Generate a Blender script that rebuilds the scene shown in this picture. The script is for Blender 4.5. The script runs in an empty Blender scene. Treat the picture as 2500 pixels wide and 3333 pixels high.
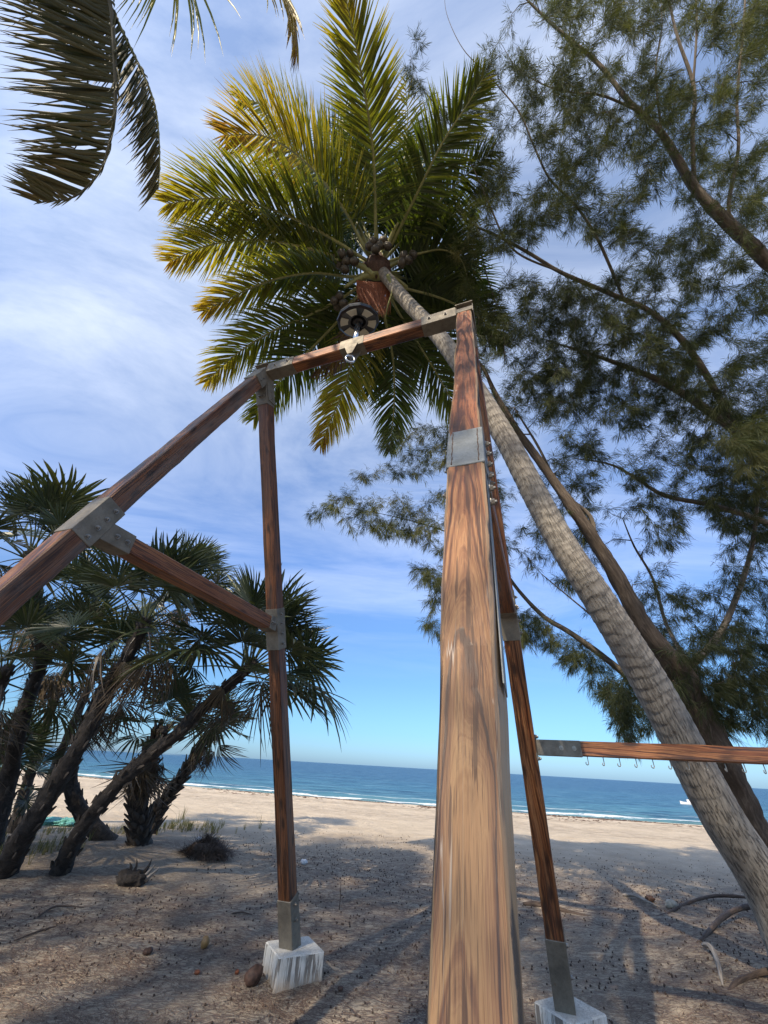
import bpy, math, random
import numpy as np
from mathutils import Vector, Matrix, Quaternion

R = math.radians
random.seed(7)
rng = np.random.default_rng(11)
scene = bpy.context.scene
col = scene.collection

# ------------------------------------------------------------------ camera
EYE = 1.6
FPX, TH, RO = 1272.3, R(33.01), R(3.371)
cF = Vector((0, math.cos(TH), math.sin(TH)))
cU0 = Vector((0, -math.sin(TH), math.cos(TH)))
cX0 = Vector((1, 0, 0))
cR = cX0 * math.cos(RO) + cU0 * math.sin(RO)
cU = -cX0 * math.sin(RO) + cU0 * math.cos(RO)
cam_d = bpy.data.cameras.new('camera')
cam = bpy.data.objects.new('camera', cam_d)
col.objects.link(cam)
M = Matrix.Identity(4)
for i in range(3):
    M[i][0] = cR[i]; M[i][1] = cU[i]; M[i][2] = -cF[i]
M[2][3] = EYE
cam.matrix_world = M
cam_d.sensor_fit = 'HORIZONTAL'
cam_d.sensor_width = 36
cam_d.lens = FPX / 2500 * 36
cam_d.clip_start = 0.02
cam_d.clip_end = 60000
scene.camera = cam

# ------------------------------------------------------------------ world and sun
SUN_EL, SUN_AZ = R(39), math.atan2(-0.50, -0.866)      # azimuth measured from +Y towards +X
SUN = Vector((math.sin(SUN_AZ) * math.cos(SUN_EL), math.cos(SUN_AZ) * math.cos(SUN_EL), math.sin(SUN_EL)))
world = bpy.data.worlds.new('World')
scene.world = world
world.use_nodes = True
wn = world.node_tree.nodes; wl = world.node_tree.links
wn.clear()
def N(tree, typ, **kw):
    n = tree.nodes.new(typ)
    for k, v in kw.items():
        if k.startswith('i_'):
            key = k[2:]
            key = int(key) if key.isdigit() else key.replace('_', ' ')
            n.inputs[key].default_value = v
        else:
            setattr(n, k, v)
    return n
def ramp(tree, stops, interp='LINEAR'):
    n = tree.nodes.new('ShaderNodeValToRGB')
    cr = n.color_ramp; cr.interpolation = interp
    while len(cr.elements) > 1: cr.elements.remove(cr.elements[-1])
    for i, (p, c) in enumerate(stops):
        e = cr.elements[0] if i == 0 else cr.elements.new(p)
        e.position = p
        if not hasattr(c, '__len__'): c = (c, c, c)
        e.color = (*c[:3], 1)
    return n
wt = world.node_tree
sky = N(wt, 'ShaderNodeTexSky', sky_type='NISHITA', sun_disc=False, sun_elevation=SUN_EL, sun_rotation=SUN_AZ,
        air_density=1.0, dust_density=0.6, ozone_density=2.0, altitude=0)
tc = N(wt, 'ShaderNodeTexCoord')
sep = N(wt, 'ShaderNodeSeparateXYZ'); wl.new(tc.outputs['Generated'], sep.inputs[0])
# project the direction on a high flat layer so that the wisps stretch towards the horizon
zc = N(wt, 'ShaderNodeMath', operation='MAXIMUM', i_1=0.06); wl.new(sep.outputs['Z'], zc.inputs[0])
za = N(wt, 'ShaderNodeMath', operation='ADD', i_1=0.12); wl.new(zc.outputs[0], za.inputs[0])
dx = N(wt, 'ShaderNodeMath', operation='DIVIDE'); wl.new(sep.outputs['X'], dx.inputs[0]); wl.new(za.outputs[0], dx.inputs[1])
dy = N(wt, 'ShaderNodeMath', operation='DIVIDE'); wl.new(sep.outputs['Y'], dy.inputs[0]); wl.new(za.outputs[0], dy.inputs[1])
cmb = N(wt, 'ShaderNodeCombineXYZ'); wl.new(dx.outputs[0], cmb.inputs[0]); wl.new(dy.outputs[0], cmb.inputs[1])
mp = N(wt, 'ShaderNodeMapping'); mp.inputs['Rotation'].default_value = (0, 0, R(-28)); mp.inputs['Scale'].default_value = (0.75, 1.7, 1)
wl.new(cmb.outputs[0], mp.inputs[0])
n1 = N(wt, 'ShaderNodeTexNoise', i_Scale=1.05, i_Detail=9.0, i_Roughness=0.62, i_Distortion=0.9)
n2 = N(wt, 'ShaderNodeTexNoise', i_Scale=0.33, i_Detail=3.0, i_Roughness=0.5, i_Distortion=0.3)
wl.new(mp.outputs[0], n1.inputs['Vector']); wl.new(cmb.outputs[0], n2.inputs['Vector'])
r1 = ramp(wt, [(0.37, 0), (0.72, 1)]); wl.new(n1.outputs[0], r1.inputs[0])
r2 = ramp(wt, [(0.30, 0.25), (0.60, 1)]); wl.new(n2.outputs[0], r2.inputs[0])
# clouds thin out near the horizon
r3 = ramp(wt, [(0.16, 0.0), (0.42, 0.45), (0.75, 1.0)]); wl.new(sep.outputs['Z'], r3.inputs[0])
m1 = N(wt, 'ShaderNodeMath', operation='MULTIPLY'); wl.new(r1.outputs[0], m1.inputs[0]); wl.new(r2.outputs[0], m1.inputs[1])
veil = N(wt, 'ShaderNodeMath', operation='ADD', i_1=0.09); wl.new(m1.outputs[0], veil.inputs[0])
m2 = N(wt, 'ShaderNodeMath', operation='MULTIPLY'); wl.new(veil.outputs[0], m2.inputs[0]); wl.new(r3.outputs[0], m2.inputs[1])
m3 = N(wt, 'ShaderNodeMath', operation='MULTIPLY', i_1=0.8, use_clamp=True); wl.new(m2.outputs[0], m3.inputs[0])
hs = N(wt, 'ShaderNodeMix', data_type='RGBA', blend_type='MULTIPLY'); hs.inputs[0].default_value = 1.0
wl.new(sky.outputs[0], hs.inputs[6])
tint = ramp(wt, [(0.0, (0.20, 0.32, 0.54)), (0.06, (0.20, 0.325, 0.50)), (0.14, (0.24, 0.35, 0.46)), (0.24, (0.27, 0.385, 0.52)), (0.42, (0.40, 0.52, .70)), (0.8, (.80, 0.82, .86))])
wl.new(sep.outputs['Z'], tint.inputs[0]); wl.new(tint.outputs[0], hs.inputs[7])
mixc = N(wt, 'ShaderNodeMix', data_type='RGBA'); wl.new(m3.outputs[0], mixc.inputs[0]); wl.new(hs.outputs[2], mixc.inputs[6])
mixc.inputs[7].default_value = (4.4, 4.6, 4.9, 1)
bg = N(wt, 'ShaderNodeBackground', i_Strength=0.15); wl.new(mixc.outputs[2], bg.inputs[0])
wo = N(wt, 'ShaderNodeOutputWorld'); wl.new(bg.outputs[0], wo.inputs[0])

sd = bpy.data.lights.new('sun', 'SUN'); sd.energy = 3.1; sd.angle = R(0.55); sd.color = (1.0, 0.86, 0.66)
so = bpy.data.objects.new('sun', sd); col.objects.link(so)
so.rotation_mode = 'QUATERNION'; so.rotation_quaternion = SUN.to_track_quat('Z', 'Y')
so.location = (0, -10, 30)

vs = scene.view_settings
vs.view_transform = 'Standard'; vs.look = 'None'; vs.exposure = 1.2; vs.gamma = 1; vs.use_curve_mapping = False
scene.render.engine = 'CYCLES'
scene.cycles.max_bounces = 8; scene.cycles.transparent_max_bounces = 12
scene.cycles.sample_clamp_indirect = 6

# ------------------------------------------------------------------ helpers
def at(px, py, t):
    """point seen at (px, py) of a 1659 px wide view, t metres deep"""
    u, v = px * 2500 / 1659, py * 2500 / 1659
    x, y = (u - 1250) / FPX, -(v - 1666.5) / FPX
    return Vector((0, 0, EYE)) + (cF + cR * x + cU * y) * t
def onz(px, py, z=0.0):
    d = at(px, py, 1) - Vector((0, 0, EYE))
    return Vector((0, 0, EYE)) + d * ((z - EYE) / d.z)
def proj(P):
    v = Vector(P) - Vector((0, 0, EYE)); d = v.dot(cF)
    return (1250 + FPX * v.dot(cR) / d) * 1659 / 2500, (1666.5 - FPX * v.dot(cU) / d) * 1659 / 2500, d

_perm = rng.random(65536).astype(np.float64)
def vnoise(p, seed=0):
    """value noise in [-1,1], p (...,3)"""
    p = np.asarray(p, float); i = np.floor(p).astype(np.int64); f = p - i; f = f * f * (3 - 2 * f)
    def h(a, b, c): return _perm[((a * 73856093) ^ (b * 19349663) ^ (c * 83492791) ^ (seed * 2654435)) & 65535]
    x, y, z = i[..., 0], i[..., 1], i[..., 2]; fx, fy, fz = f[..., 0], f[..., 1], f[..., 2]
    r = 0
    for dx_ in (0, 1):
        for dy_ in (0, 1):
            for dz_ in (0, 1):
                w = (fx if dx_ else 1 - fx) * (fy if dy_ else 1 - fy) * (fz if dz_ else 1 - fz)
                r = r + w * h(x + dx_, y + dy_, z + dz_)
    return r * 2 - 1
def fbm(p, o=4, seed=0):
    p = np.asarray(p, float); r = 0; a = 1; s = 0
    for k in range(o):
        r = r + a * vnoise(p * 2 ** k + 17.3 * k, seed + k); s += a; a *= .5
    return r / s

WM = {}
def place(o, parent=None, Mw=None):
    Mw = Mw or Matrix.Identity(4)
    WM[o.name] = Mw
    if parent is not None:
        o.parent = parent; o.matrix_local = WM[parent.name].inverted() @ Mw
    else:
        o.matrix_local = Mw
    return o
def tag(o, label=None, cat=None, group=None, kind=None):
    if label: o['label'] = label
    if cat: o['category'] = cat
    if group: o['group'] = group
    if kind: o['kind'] = kind
    return o
def thing(name, loc, label, cat, group=None):
    o = bpy.data.objects.new(name, None); o.empty_display_size = 0.2; col.objects.link(o)
    place(o, None, Matrix.Translation(Vector(loc)))
    return tag(o, label, cat, group)
def mk(name, verts, faces, mat, parent=None, Mw=None, smooth=True, uv=None, tint=None, anchor=None):
    """one mesh object; verts in world space unless Mw is given"""
    verts = np.asarray(verts, np.float32).reshape(-1, 3)
    if Mw is None:
        if anchor is None:
            anchor = WM[parent.name].translation if parent is not None else Vector(verts[0].tolist())
        Mw = Matrix.Translation(Vector(anchor)); verts = verts - np.array(anchor, np.float32)
    me = bpy.data.meshes.new(name)
    me.vertices.add(len(verts)); me.vertices.foreach_set('co', verts.ravel())
    if isinstance(faces, np.ndarray):
        k = faces.shape[1]; tot = faces.size; cnt = len(faces)
        loops = faces.ravel().astype(np.int32); starts = (np.arange(cnt) * k).astype(np.int32)
    else:
        loops = np.array([i for f in faces for i in f], np.int32); ln = [len(f) for f in faces]
        starts = np.concatenate([[0], np.cumsum(ln)[:-1]]).astype(np.int32); tot = len(loops); cnt = len(faces)
    me.loops.add(tot); me.loops.foreach_set('vertex_index', loops)
    me.polygons.add(cnt); me.polygons.foreach_set('loop_start', starts)
    me.update(calc_edges=True)
    me.polygons.foreach_set('use_smooth', np.full(cnt, smooth, bool))
    if uv is not None:
        l = me.uv_layers.new(name='UVMap'); u = np.asarray(uv, np.float32)[loops]; l.data.foreach_set('uv', u.ravel())
    if tint is not None:
        a = me.attributes.new('tint', 'FLOAT', 'POINT'); a.data.foreach_set('value', np.asarray(tint, np.float32))
    me.validate()
    if mat: me.materials.append(mat)
    o = bpy.data.objects.new(name, me); col.objects.link(o)
    return place(o, parent, Mw)
def share(src, name, parent, Mw):
    o = bpy.data.objects.new(name, src.data); col.objects.link(o); return place(o, parent, Mw)

class MB:
    def __init__(s): s.v = []; s.f = []; s.uv = []; s.t = []; s.n = 0
    def add(s, v, f, uv=None, t=None):
        v = np.asarray(v, float).reshape(-1, 3); s.v.append(v)
        for q in f: s.f.append(tuple(int(i) + s.n for i in q))
        s.uv.append(np.asarray(uv, float) if uv is not None else np.zeros((len(v), 2)))
        s.t.append(np.asarray(t, float) if t is not None else np.zeros(len(v)))
        s.n += len(v); return s
    def build(s, name, mat, parent=None, **k):
        return mk(name, np.vstack(s.v), s.f, mat, parent, uv=np.vstack(s.uv), tint=np.concatenate(s.t), **k)

def spline(pts, step=0.1):
    """Catmull-Rom through pts (n x k), resampled"""
    P = np.array([list(p) for p in pts], float); P = np.vstack([2 * P[0] - P[1], P, 2 * P[-1] - P[-2]]); out = []
    for i in range(1, len(P) - 2):
        L = np.linalg.norm(P[i + 1][:3] - P[i][:3]); n = max(2, int(L / step))
        for k in range(n):
            t = k / n
            out.append(.5 * (2 * P[i] + (P[i + 1] - P[i - 1]) * t + (2 * P[i - 1] - 5 * P[i] + 4 * P[i + 1] - P[i + 2]) * t * t
                             + (3 * P[i] - P[i - 1] - 3 * P[i + 1] + P[i + 2]) * t ** 3))
    out.append(P[-2]); return np.array(out)
def tube(P, rad, seg=8, cap=True, rough=0, seed=0, rfun=None):
    P = np.asarray(P, float)[:, :3]; n = len(P); rad = np.broadcast_to(np.asarray(rad, float), (n,))
    T = np.gradient(P, axis=0); T /= np.linalg.norm(T, axis=1)[:, None] + 1e-9
    a = np.array([0, 0, 1.]) if abs(T[0][2]) < .9 else np.array([1., 0, 0])
    X = np.cross(T[0], a); X /= np.linalg.norm(X); Xs = []
    for i in range(n):
        X = X - T[i] * np.dot(X, T[i]); X /= np.linalg.norm(X) + 1e-9; Xs.append(X)
    Xs = np.array(Xs); Ys = np.cross(T, Xs)
    ang = np.linspace(0, 2 * np.pi, seg + 1)
    L = np.concatenate([[0], np.cumsum(np.linalg.norm(np.diff(P, axis=0), axis=1))])
    r = rad[:, None] * np.ones(seg + 1)[None]
    if rfun is not None: r = r * rfun(L[:, None], ang[None])
    V = P[:, None] + (Xs[:, None] * np.cos(ang)[None, :, None] + Ys[:, None] * np.sin(ang)[None, :, None]) * r[..., None]
    if rough:
        q = np.stack([np.cos(ang)[None] * 1.3 + 0 * L[:, None], np.sin(ang)[None] * 1.3 + 0 * L[:, None], L[:, None] * 3 + 0 * ang[None]], -1)
        nz = fbm(q * 2.2, 3, seed)
        V = V + (V - P[:, None]) * nz[..., None] * rough
    V[:, -1] = V[:, 0]
    uv = np.stack([np.broadcast_to(ang[None] / (2 * np.pi), (n, seg + 1)), np.broadcast_to(L[:, None], (n, seg + 1))], -1)
    idx = np.arange(n * (seg + 1)).reshape(n, seg + 1)
    F = np.stack([idx[:-1, :-1], idx[:-1, 1:], idx[1:, 1:], idx[1:, :-1]], -1).reshape(-1, 4)
    faces = [tuple(q) for q in F.tolist()]
    if cap:
        faces.append(tuple(idx[0, :-1][::-1].tolist())); faces.append(tuple(idx[-1, :-1].tolist()))
    return V.reshape(-1, 3), faces, uv.reshape(-1, 2)
def box_vf(x0, x1, y0, y1, z0, z1, ch=0.0):
    if ch <= 0:
        v = [(x, y, z) for z in (z0, z1) for y in (y0, y1) for x in (x0, x1)]
        f = [(0, 2, 3, 1), (4, 5, 7, 6), (0, 1, 5, 4), (2, 6, 7, 3), (0, 4, 6, 2), (1, 3, 7, 5)]
        return v, f
    c = ch; v = []; 
    for z, i in ((z0, c), (z0 + c, 0), (z1 - c, 0), (z1, c)):
        for (x, y) in ((x0 + c, y0), (x1 - c, y0), (x1, y0 + c), (x1, y1 - c), (x1 - c, y1), (x0 + c, y1), (x0, y1 - c), (x0, y0 + c)):
            mx, my = (x0 + x1) / 2, (y0 + y1) / 2
            hx, hy = (x1 - x0) / 2, (y1 - y0) / 2
            v.append((mx + (x - mx) * (hx - i) / hx, my + (y - my) * (hy - i) / hy, z))
    f = [tuple(range(7, -1, -1)), tuple(range(24, 32))]
    for k in range(3):
        for j in range(8):
            f.append((k * 8 + j, k * 8 + (j + 1) % 8, k * 8 + 8 + (j + 1) % 8, k * 8 + 8 + j))
    return v, f
def frame_m(o, zdir, ydir):
    z = Vector(zdir).normalized(); y = (Vector(ydir) - z * Vector(ydir).dot(z)).normalized(); x = y.cross(z)
    m = Matrix.Identity(4)
    for i in range(3): m[i][0] = x[i]; m[i][1] = y[i]; m[i][2] = z[i]; m[i][3] = o[i]
    return m

# ------------------------------------------------------------------ materials
def newmat(name):
    m = bpy.data.materials.new(name); m.use_nodes = True; t = m.node_tree; t.nodes.clear()
    out = N(t, 'ShaderNodeOutputMaterial'); b = N(t, 'ShaderNodeBsdfPrincipled'); t.links.new(b.outputs[0], out.inputs[0])
    return m, t, b, out
def L_(t, a, b): t.links.new(a, b)
def noise(t, vec, scale, detail=4, rough=.55, dist=0.0):
    n = N(t, 'ShaderNodeTexNoise', i_Scale=scale, i_Detail=float(detail), i_Roughness=rough, i_Distortion=dist)
    if vec is not None: L_(t, vec, n.inputs['Vector'])
    return n.outputs[0]
def math_(t, op, a, b=None, clamp=False):
    n = N(t, 'ShaderNodeMath', operation=op, use_clamp=clamp)
    for i, x in enumerate((a, b)):
        if x is None: continue
        if isinstance(x, (int, float)): n.inputs[i].default_value = x
        else: L_(t, x, n.inputs[i])
    return n.outputs[0]
def mix(t, fac, a, b, mode='MIX'):
    n = N(t, 'ShaderNodeMix', data_type='RGBA', blend_type=mode)
    for i, x in ((0, fac), (6, a), (7, b)):
        if isinstance(x, (int, float)): n.inputs[i].default_value = x if i == 0 else (x, x, x, 1)
        elif isinstance(x, tuple): n.inputs[i].default_value = (*x[:3], 1)
        else: L_(t, x, n.inputs[i])
    return n.outputs[2]
def mapped(t, src, scale=(1, 1, 1), rot=(0, 0, 0), loc=(0, 0, 0)):
    m = N(t, 'ShaderNodeMapping'); m.inputs['Scale'].default_value = scale; m.inputs['Rotation'].default_value = rot; m.inputs['Location'].default_value = loc
    L_(t, src, m.inputs[0]); return m.outputs[0]
def coord(t, which='Object'): return N(t, 'ShaderNodeTexCoord').outputs[which]
def rmp(t, fac, stops, interp='LINEAR'):
    r = ramp(t, stops, interp); L_(t, fac, r.inputs[0]); return r.outputs[0]
def bump(t, b, h, strength=.5, dist=.01):
    n = N(t, 'ShaderNodeBump', i_Strength=strength, i_Distance=dist); L_(t, h, n.inputs['Height']); L_(t, n.outputs[0], b.inputs['Normal'])
    return n
def simple(name, c, rough=.6, metal=0.0, var=.15, scale=30.0, bumpd=0.0):
    m, t, b, _ = newmat(name)
    co = coord(t); n = noise(t, co, scale, 5)
    v = tuple(x * (1 - var) for x in c); w = tuple(min(1, x * (1 + var)) for x in c)
    L_(t, rmp(t, n, [(.3, v), (.7, w)]), b.inputs['Base Color'])
    b.inputs['Roughness'].default_value = rough; b.inputs['Metallic'].default_value = metal
    if bumpd: bump(t, b, n, .6, bumpd)
    return m

def wood(name, stops, grain=26.0, gloss=.42, offs=(0, 0, 0), knots=1.0, pale=0.0, barky=0.0, hw=.07, dirty=0.0, redtop=False):
    """long-grained timber: rings wander round knots, fine pores run along local Z"""
    m, t, b, _ = newmat(name)
    co = mapped(t, coord(t), loc=offs)
    low = noise(t, mapped(t, co, (2.2, 2.2, .55)), 2.0, 3, .5)
    mid = noise(t, mapped(t, co, (9, 9, 1.1)), 1.6, 4, .55, .4)
    # sparse knots
    vo = N(t, 'ShaderNodeTexVoronoi', i_Scale=1.0); L_(t, mapped(t, co, (6.0, 6.0, 1.35), loc=(.3, .1, .2)), vo.inputs['Vector'])
    kd = vo.outputs['Distance']
    kn = rmp(t, kd, [(0.0, 1.0), (.15, .9), (.21, .30), (.42, 0.0)])
    sp = N(t, 'ShaderNodeSeparateXYZ'); L_(t, co, sp.inputs[0])
    ra = math_(t, 'ADD', math_(t, 'ADD', sp.outputs['Y'], .012), math_(t, 'MULTIPLY', math_(t, 'SUBTRACT', low, .5), .06))
    rb = math_(t, 'ADD', math_(t, 'ADD', sp.outputs['X'], math_(t, 'ADD', math_(t, 'MULTIPLY', sp.outputs['Z'], .018), .02)), math_(t, 'MULTIPLY', math_(t, 'SUBTRACT', noise(t, mapped(t, co, (1.2, 1.2, .45), loc=(7, 3, 1)), 1.5, 3), .5), .05))
    ring = math_(t, 'SQRT', math_(t, 'ADD', math_(t, 'MULTIPLY', ra, ra), math_(t, 'MULTIPLY', rb, rb)))
    ring = math_(t, 'ADD', ring, math_(t, 'MULTIPLY', mid, .006))
    ring = math_(t, 'ADD', ring, math_(t, 'MULTIPLY', kn, .012 * knots))
    n1 = N(t, 'ShaderNodeTexNoise', noise_dimensions='1D', i_Scale=1.0, i_Detail=6.0, i_Roughness=.62); L_(t, math_(t, 'MULTIPLY', ring, grain * 7.5), n1.inputs['W'])
    wv = math_(t, 'SINE', math_(t, 'MULTIPLY', ring, grain * 18))
    n1c = math_(t, 'ADD', math_(t, 'MULTIPLY', math_(t, 'SUBTRACT', n1.outputs[0], .5), 1.55), .5)
    wsum = math_(t, 'ADD', n1c, math_(t, 'MULTIPLY', wv, .035))
    fine = noise(t, mapped(t, co, (95, 95, .9)), 1.0, 5, .78)
    pores = noise(t, mapped(t, co, (420, 420, 11)), 1.0, 2, .6)
    f = math_(t, 'ADD', wsum, math_(t, 'MULTIPLY', math_(t, 'SUBTRACT', fine, .5), .80))
    f = math_(t, 'ADD', f, math_(t, 'MULTIPLY', math_(t, 'SUBTRACT', mid, .5), .12))
    c = rmp(t, f, stops)
    rd = rmp(t, noise(t, mapped(t, co, (5, 5, .5), loc=(4, 4, 1)), 1.5, 3), [(.42, .65), (.62, 0)])
    c = mix(t, rd, c, mix(t, 1.0, c, (.62, .50, .46), 'MULTIPLY'))
    c = mix(t, math_(t, 'MULTIPLY', kn, .85 * knots, True), c, tuple(x * .25 for x in stops[0][1]))
    c = mix(t, rmp(t, pores, [(.56, 0), (.68, .6)]), c, tuple(x * .35 for x in stops[0][1]))
    stk = noise(t, mapped(t, co, (24, 24, 1.1), loc=(6, 8, 3)), 1.0, 5, .65, .3)
    c = mix(t, rmp(t, stk, [(.565, 0), (.60, .62)]), c, tuple(x * .8 for x in stops[0][1]))
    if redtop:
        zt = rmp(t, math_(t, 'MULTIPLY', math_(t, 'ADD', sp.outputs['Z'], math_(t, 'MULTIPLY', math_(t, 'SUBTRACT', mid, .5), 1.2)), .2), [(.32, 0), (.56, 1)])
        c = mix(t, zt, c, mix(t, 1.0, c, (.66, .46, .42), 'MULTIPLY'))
    fl = noise(t, mapped(t, co, (70, 70, 2.6), loc=(1, 5, 9)), 1.0, 3, .6)
    c = mix(t, rmp(t, fl, [(.575, 0), (.60, .75)]), c, tuple(x * .9 for x in stops[0][1]))
    vk = N(t, 'ShaderNodeTexVoronoi', i_Scale=1.0); L_(t, mapped(t, co, (13.0, 13.0, 4.0), loc=(.7, .2, .9)), vk.inputs['Vector'])
    c = mix(t, rmp(t, math_(t, 'ADD', vk.outputs['Distance'], math_(t, 'MULTIPLY', math_(t, 'SUBTRACT', fine, .5), .25)), [(.12, .9), (.20, .5), (.29, 0)]), c, tuple(x * .7 for x in stops[0][1]))
    # drying checks
    ck = noise(t, mapped(t, co, (28, 28, .55), loc=(3, 1, 0)), 1.0, 3, .5, .3)
    ckf = rmp(t, ck, [(.491, 0), (.498, .9), (.502, .9), (.509, 0)])
    ckm = rmp(t, noise(t, mapped(t, co, (6, 6, 1.3)), 1.3, 2), [(.52, 0), (.6, 1)])
    ckf = math_(t, 'MULTIPLY', ckf, ckm)
    c = mix(t, ckf, c, (.62, .50, .38) if pale else (.02, .012, .008))
    if barky:
        us = N(t, 'ShaderNodeSeparateXYZ'); L_(t, coord(t, 'UV'), us.inputs[0])
        ay = math_(t, 'ABSOLUTE', us.outputs['X'])
        en = noise(t, mapped(t, co, (8, 8, 2.2), loc=(0, 0, 5)), 1.2, 5, .6)
        sap = rmp(t, math_(t, 'ADD', ay, math_(t, 'MULTIPLY', math_(t, 'SUBTRACT', en, .5), .30)), [(.86, 0), (.92, 1)])
        en2 = noise(t, mapped(t, co, (20, 20, 6)), 1.2, 6, .75)
        bark = math_(t, 'MULTIPLY', rmp(t, math_(t, 'ADD', ay, math_(t, 'MULTIPLY', math_(t, 'SUBTRACT', en2, .5), .28)), [(.94, 0), (.98, 1)]),
                     rmp(t, noise(t, mapped(t, co, (3, 3, 1.5), loc=(9, 2, 7)), 1.4, 3), [(.47, 0), (.53, 1)]))
        c = mix(t, math_(t, 'MULTIPLY', sap, .6), c, (.46, .32, .18))
        c = mix(t, math_(t, 'MULTIPLY', bark, barky), c, (.045, .038, .034))
    if dirty:
        g = rmp(t, noise(t, mapped(t, co, (8, 8, .8), loc=(2, 2, 2)), 2.0, 6, .7), [(.45, 0), (.62, 1)])
        c = mix(t, math_(t, 'MULTIPLY', g, dirty), c, (.17, .145, .125))
    L_(t, c, b.inputs['Base Color'])
    rr = rmp(t, f, [(.3, gloss), (.7, gloss + .16)]); L_(t, rr, b.inputs['Roughness'])
    hh = math_(t, 'SUBTRACT', math_(t, 'ADD', math_(t, 'MULTIPLY', f, .6), math_(t, 'MULTIPLY', pores, .25)), math_(t, 'MULTIPLY', ckf, 1.4))
    bump(t, b, hh, .55, .0025)
    return m
TAN = [(.22, (.070, .024, .009)), (.36, (.20, .078, .026)), (.50, (.35, .170, .066)), (.62, (.48, .265, .110)), (.80, (.36, .180, .072))]
RED = [(.24, (.045, .013, .005)), (.38, (.17, .053, .016)), (.52, (.31, .112, .038)), (.66, (.42, .185, .062)), (.85, (.25, .095, .034))]
DRK = [(.24, (.030, .011, .005)), (.40, (.12, .043, .017)), (.54, (.24, .092, .034)), (.68, (.36, .165, .062)), (.88, (.18, .072, .030))]
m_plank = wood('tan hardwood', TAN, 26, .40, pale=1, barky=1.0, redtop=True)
m_red = wood('oiled red hardwood', RED, 24, .34, (1.3, .4, 2.2), dirty=.12)
m_rail = wood('red hardwood rail', RED, 24, .40, (3.3, 1.4, .2), dirty=.1)
m_dark = wood('weathered dark hardwood', [(p, (c[0] * .95, c[1] * .90, c[2] * .8)) for p, c in DRK], 24, .5, (5.3, .4, 1.2), dirty=.45)
m_post = wood('brown hardwood post', [(p, (c[0] * .88, c[1] * .82, c[2] * .76)) for p, c in DRK], 24, .42, (2.3, 4.4, .2), dirty=.15)

def galv(name, c=(.30, .29, .26), rough=.55, rust=.3):
    m, t, b, _ = newmat(name); co = coord(t)
    n = noise(t, co, 9, 8, .65, .2); sp = noise(t, co, 160, 3, .6)
    cc = rmp(t, n, [(.3, tuple(x * .62 for x in c)), (.5, c), (.72, tuple(min(1, x * 1.35) for x in c))])
    cc = mix(t, rmp(t, sp, [(.4, 0), (.75, .35)]), cc, tuple(x * .55 for x in c))
    ru = rmp(t, noise(t, co, 14, 6, .7), [(.6, 0), (.74, 1)])
    cc = mix(t, math_(t, 'MULTIPLY', ru, rust), cc, (.16, .085, .045))
    L_(t, cc, b.inputs['Base Color']); b.inputs['Metallic'].default_value = .35
    L_(t, rmp(t, n, [(.3, rough + .12), (.7, rough - .08)]), b.inputs['Roughness']); bump(t, b, sp, .25, .001)
    return m
m_galv = galv('galvanised steel', (.21, .185, .145), .6, .75)
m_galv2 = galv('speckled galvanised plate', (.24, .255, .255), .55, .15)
m_rust = simple('rusty weld', (.13, .085, .06), .75, .3, .5, 90)
m_bolt = simple('bolt steel', (.30, .28, .25), .38, .7, .3, 60)
m_chrome = simple('polished steel', (.55, .56, .58), .22, .9, .1, 20)
m_black = simple('black plastic', (.012, .012, .014), .38, 0, .2)
m_lens = simple('cream lamp panel', (.46, .44, .34), .4, 0, .06, 8)

def mat_block():
    m, t, b, _ = newmat('whitewashed concrete'); co = coord(t)
    g = N(t, 'ShaderNodeNewGeometry'); sn = N(t, 'ShaderNodeSeparateXYZ'); L_(t, g.outputs['Normal'], sn.inputs[0])
    side = rmp(t, math_(t, 'ABSOLUTE', sn.outputs['Z']), [(.4, 1), (.7, 0)])
    st = noise(t, mapped(t, co, (22, 22, 1.6)), 1.2, 6, .6, .4)
    run = rmp(t, st, [(.50, 0), (.54, 1)])
    fine = noise(t, mapped(t, co, (90, 90, 12)), 1, 5, .7)
    c = rmp(t, fine, [(.3, (.40, .38, .34)), (.5, (.60, .58, .53)), (.8, (.72, .70, .65))])
    c = mix(t, math_(t, 'MULTIPLY', run, math_(t, 'MULTIPLY', side, .9)), c, (.15, .13, .11))
    sp = N(t, 'ShaderNodeSeparateXYZ'); L_(t, co, sp.inputs[0])
    lowd = rmp(t, math_(t, 'ADD', sp.outputs['Z'], math_(t, 'MULTIPLY', fine, .06)), [(.05, .85), (.13, 0)])
    c = mix(t, lowd, c, (.34, .27, .20))
    tp = rmp(t, noise(t, co, 9, 5, .7), [(.55, 0), (.75, .5)])
    c = mix(t, tp, c, (.50, .45, .36))
    L_(t, c, b.inputs['Base Color']); b.inputs['Roughness'].default_value = .85
    bump(t, b, math_(t, 'SUBTRACT', fine, math_(t, 'MULTIPLY', run, .7)), .9, .006); return m
m_block = mat_block()

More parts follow.
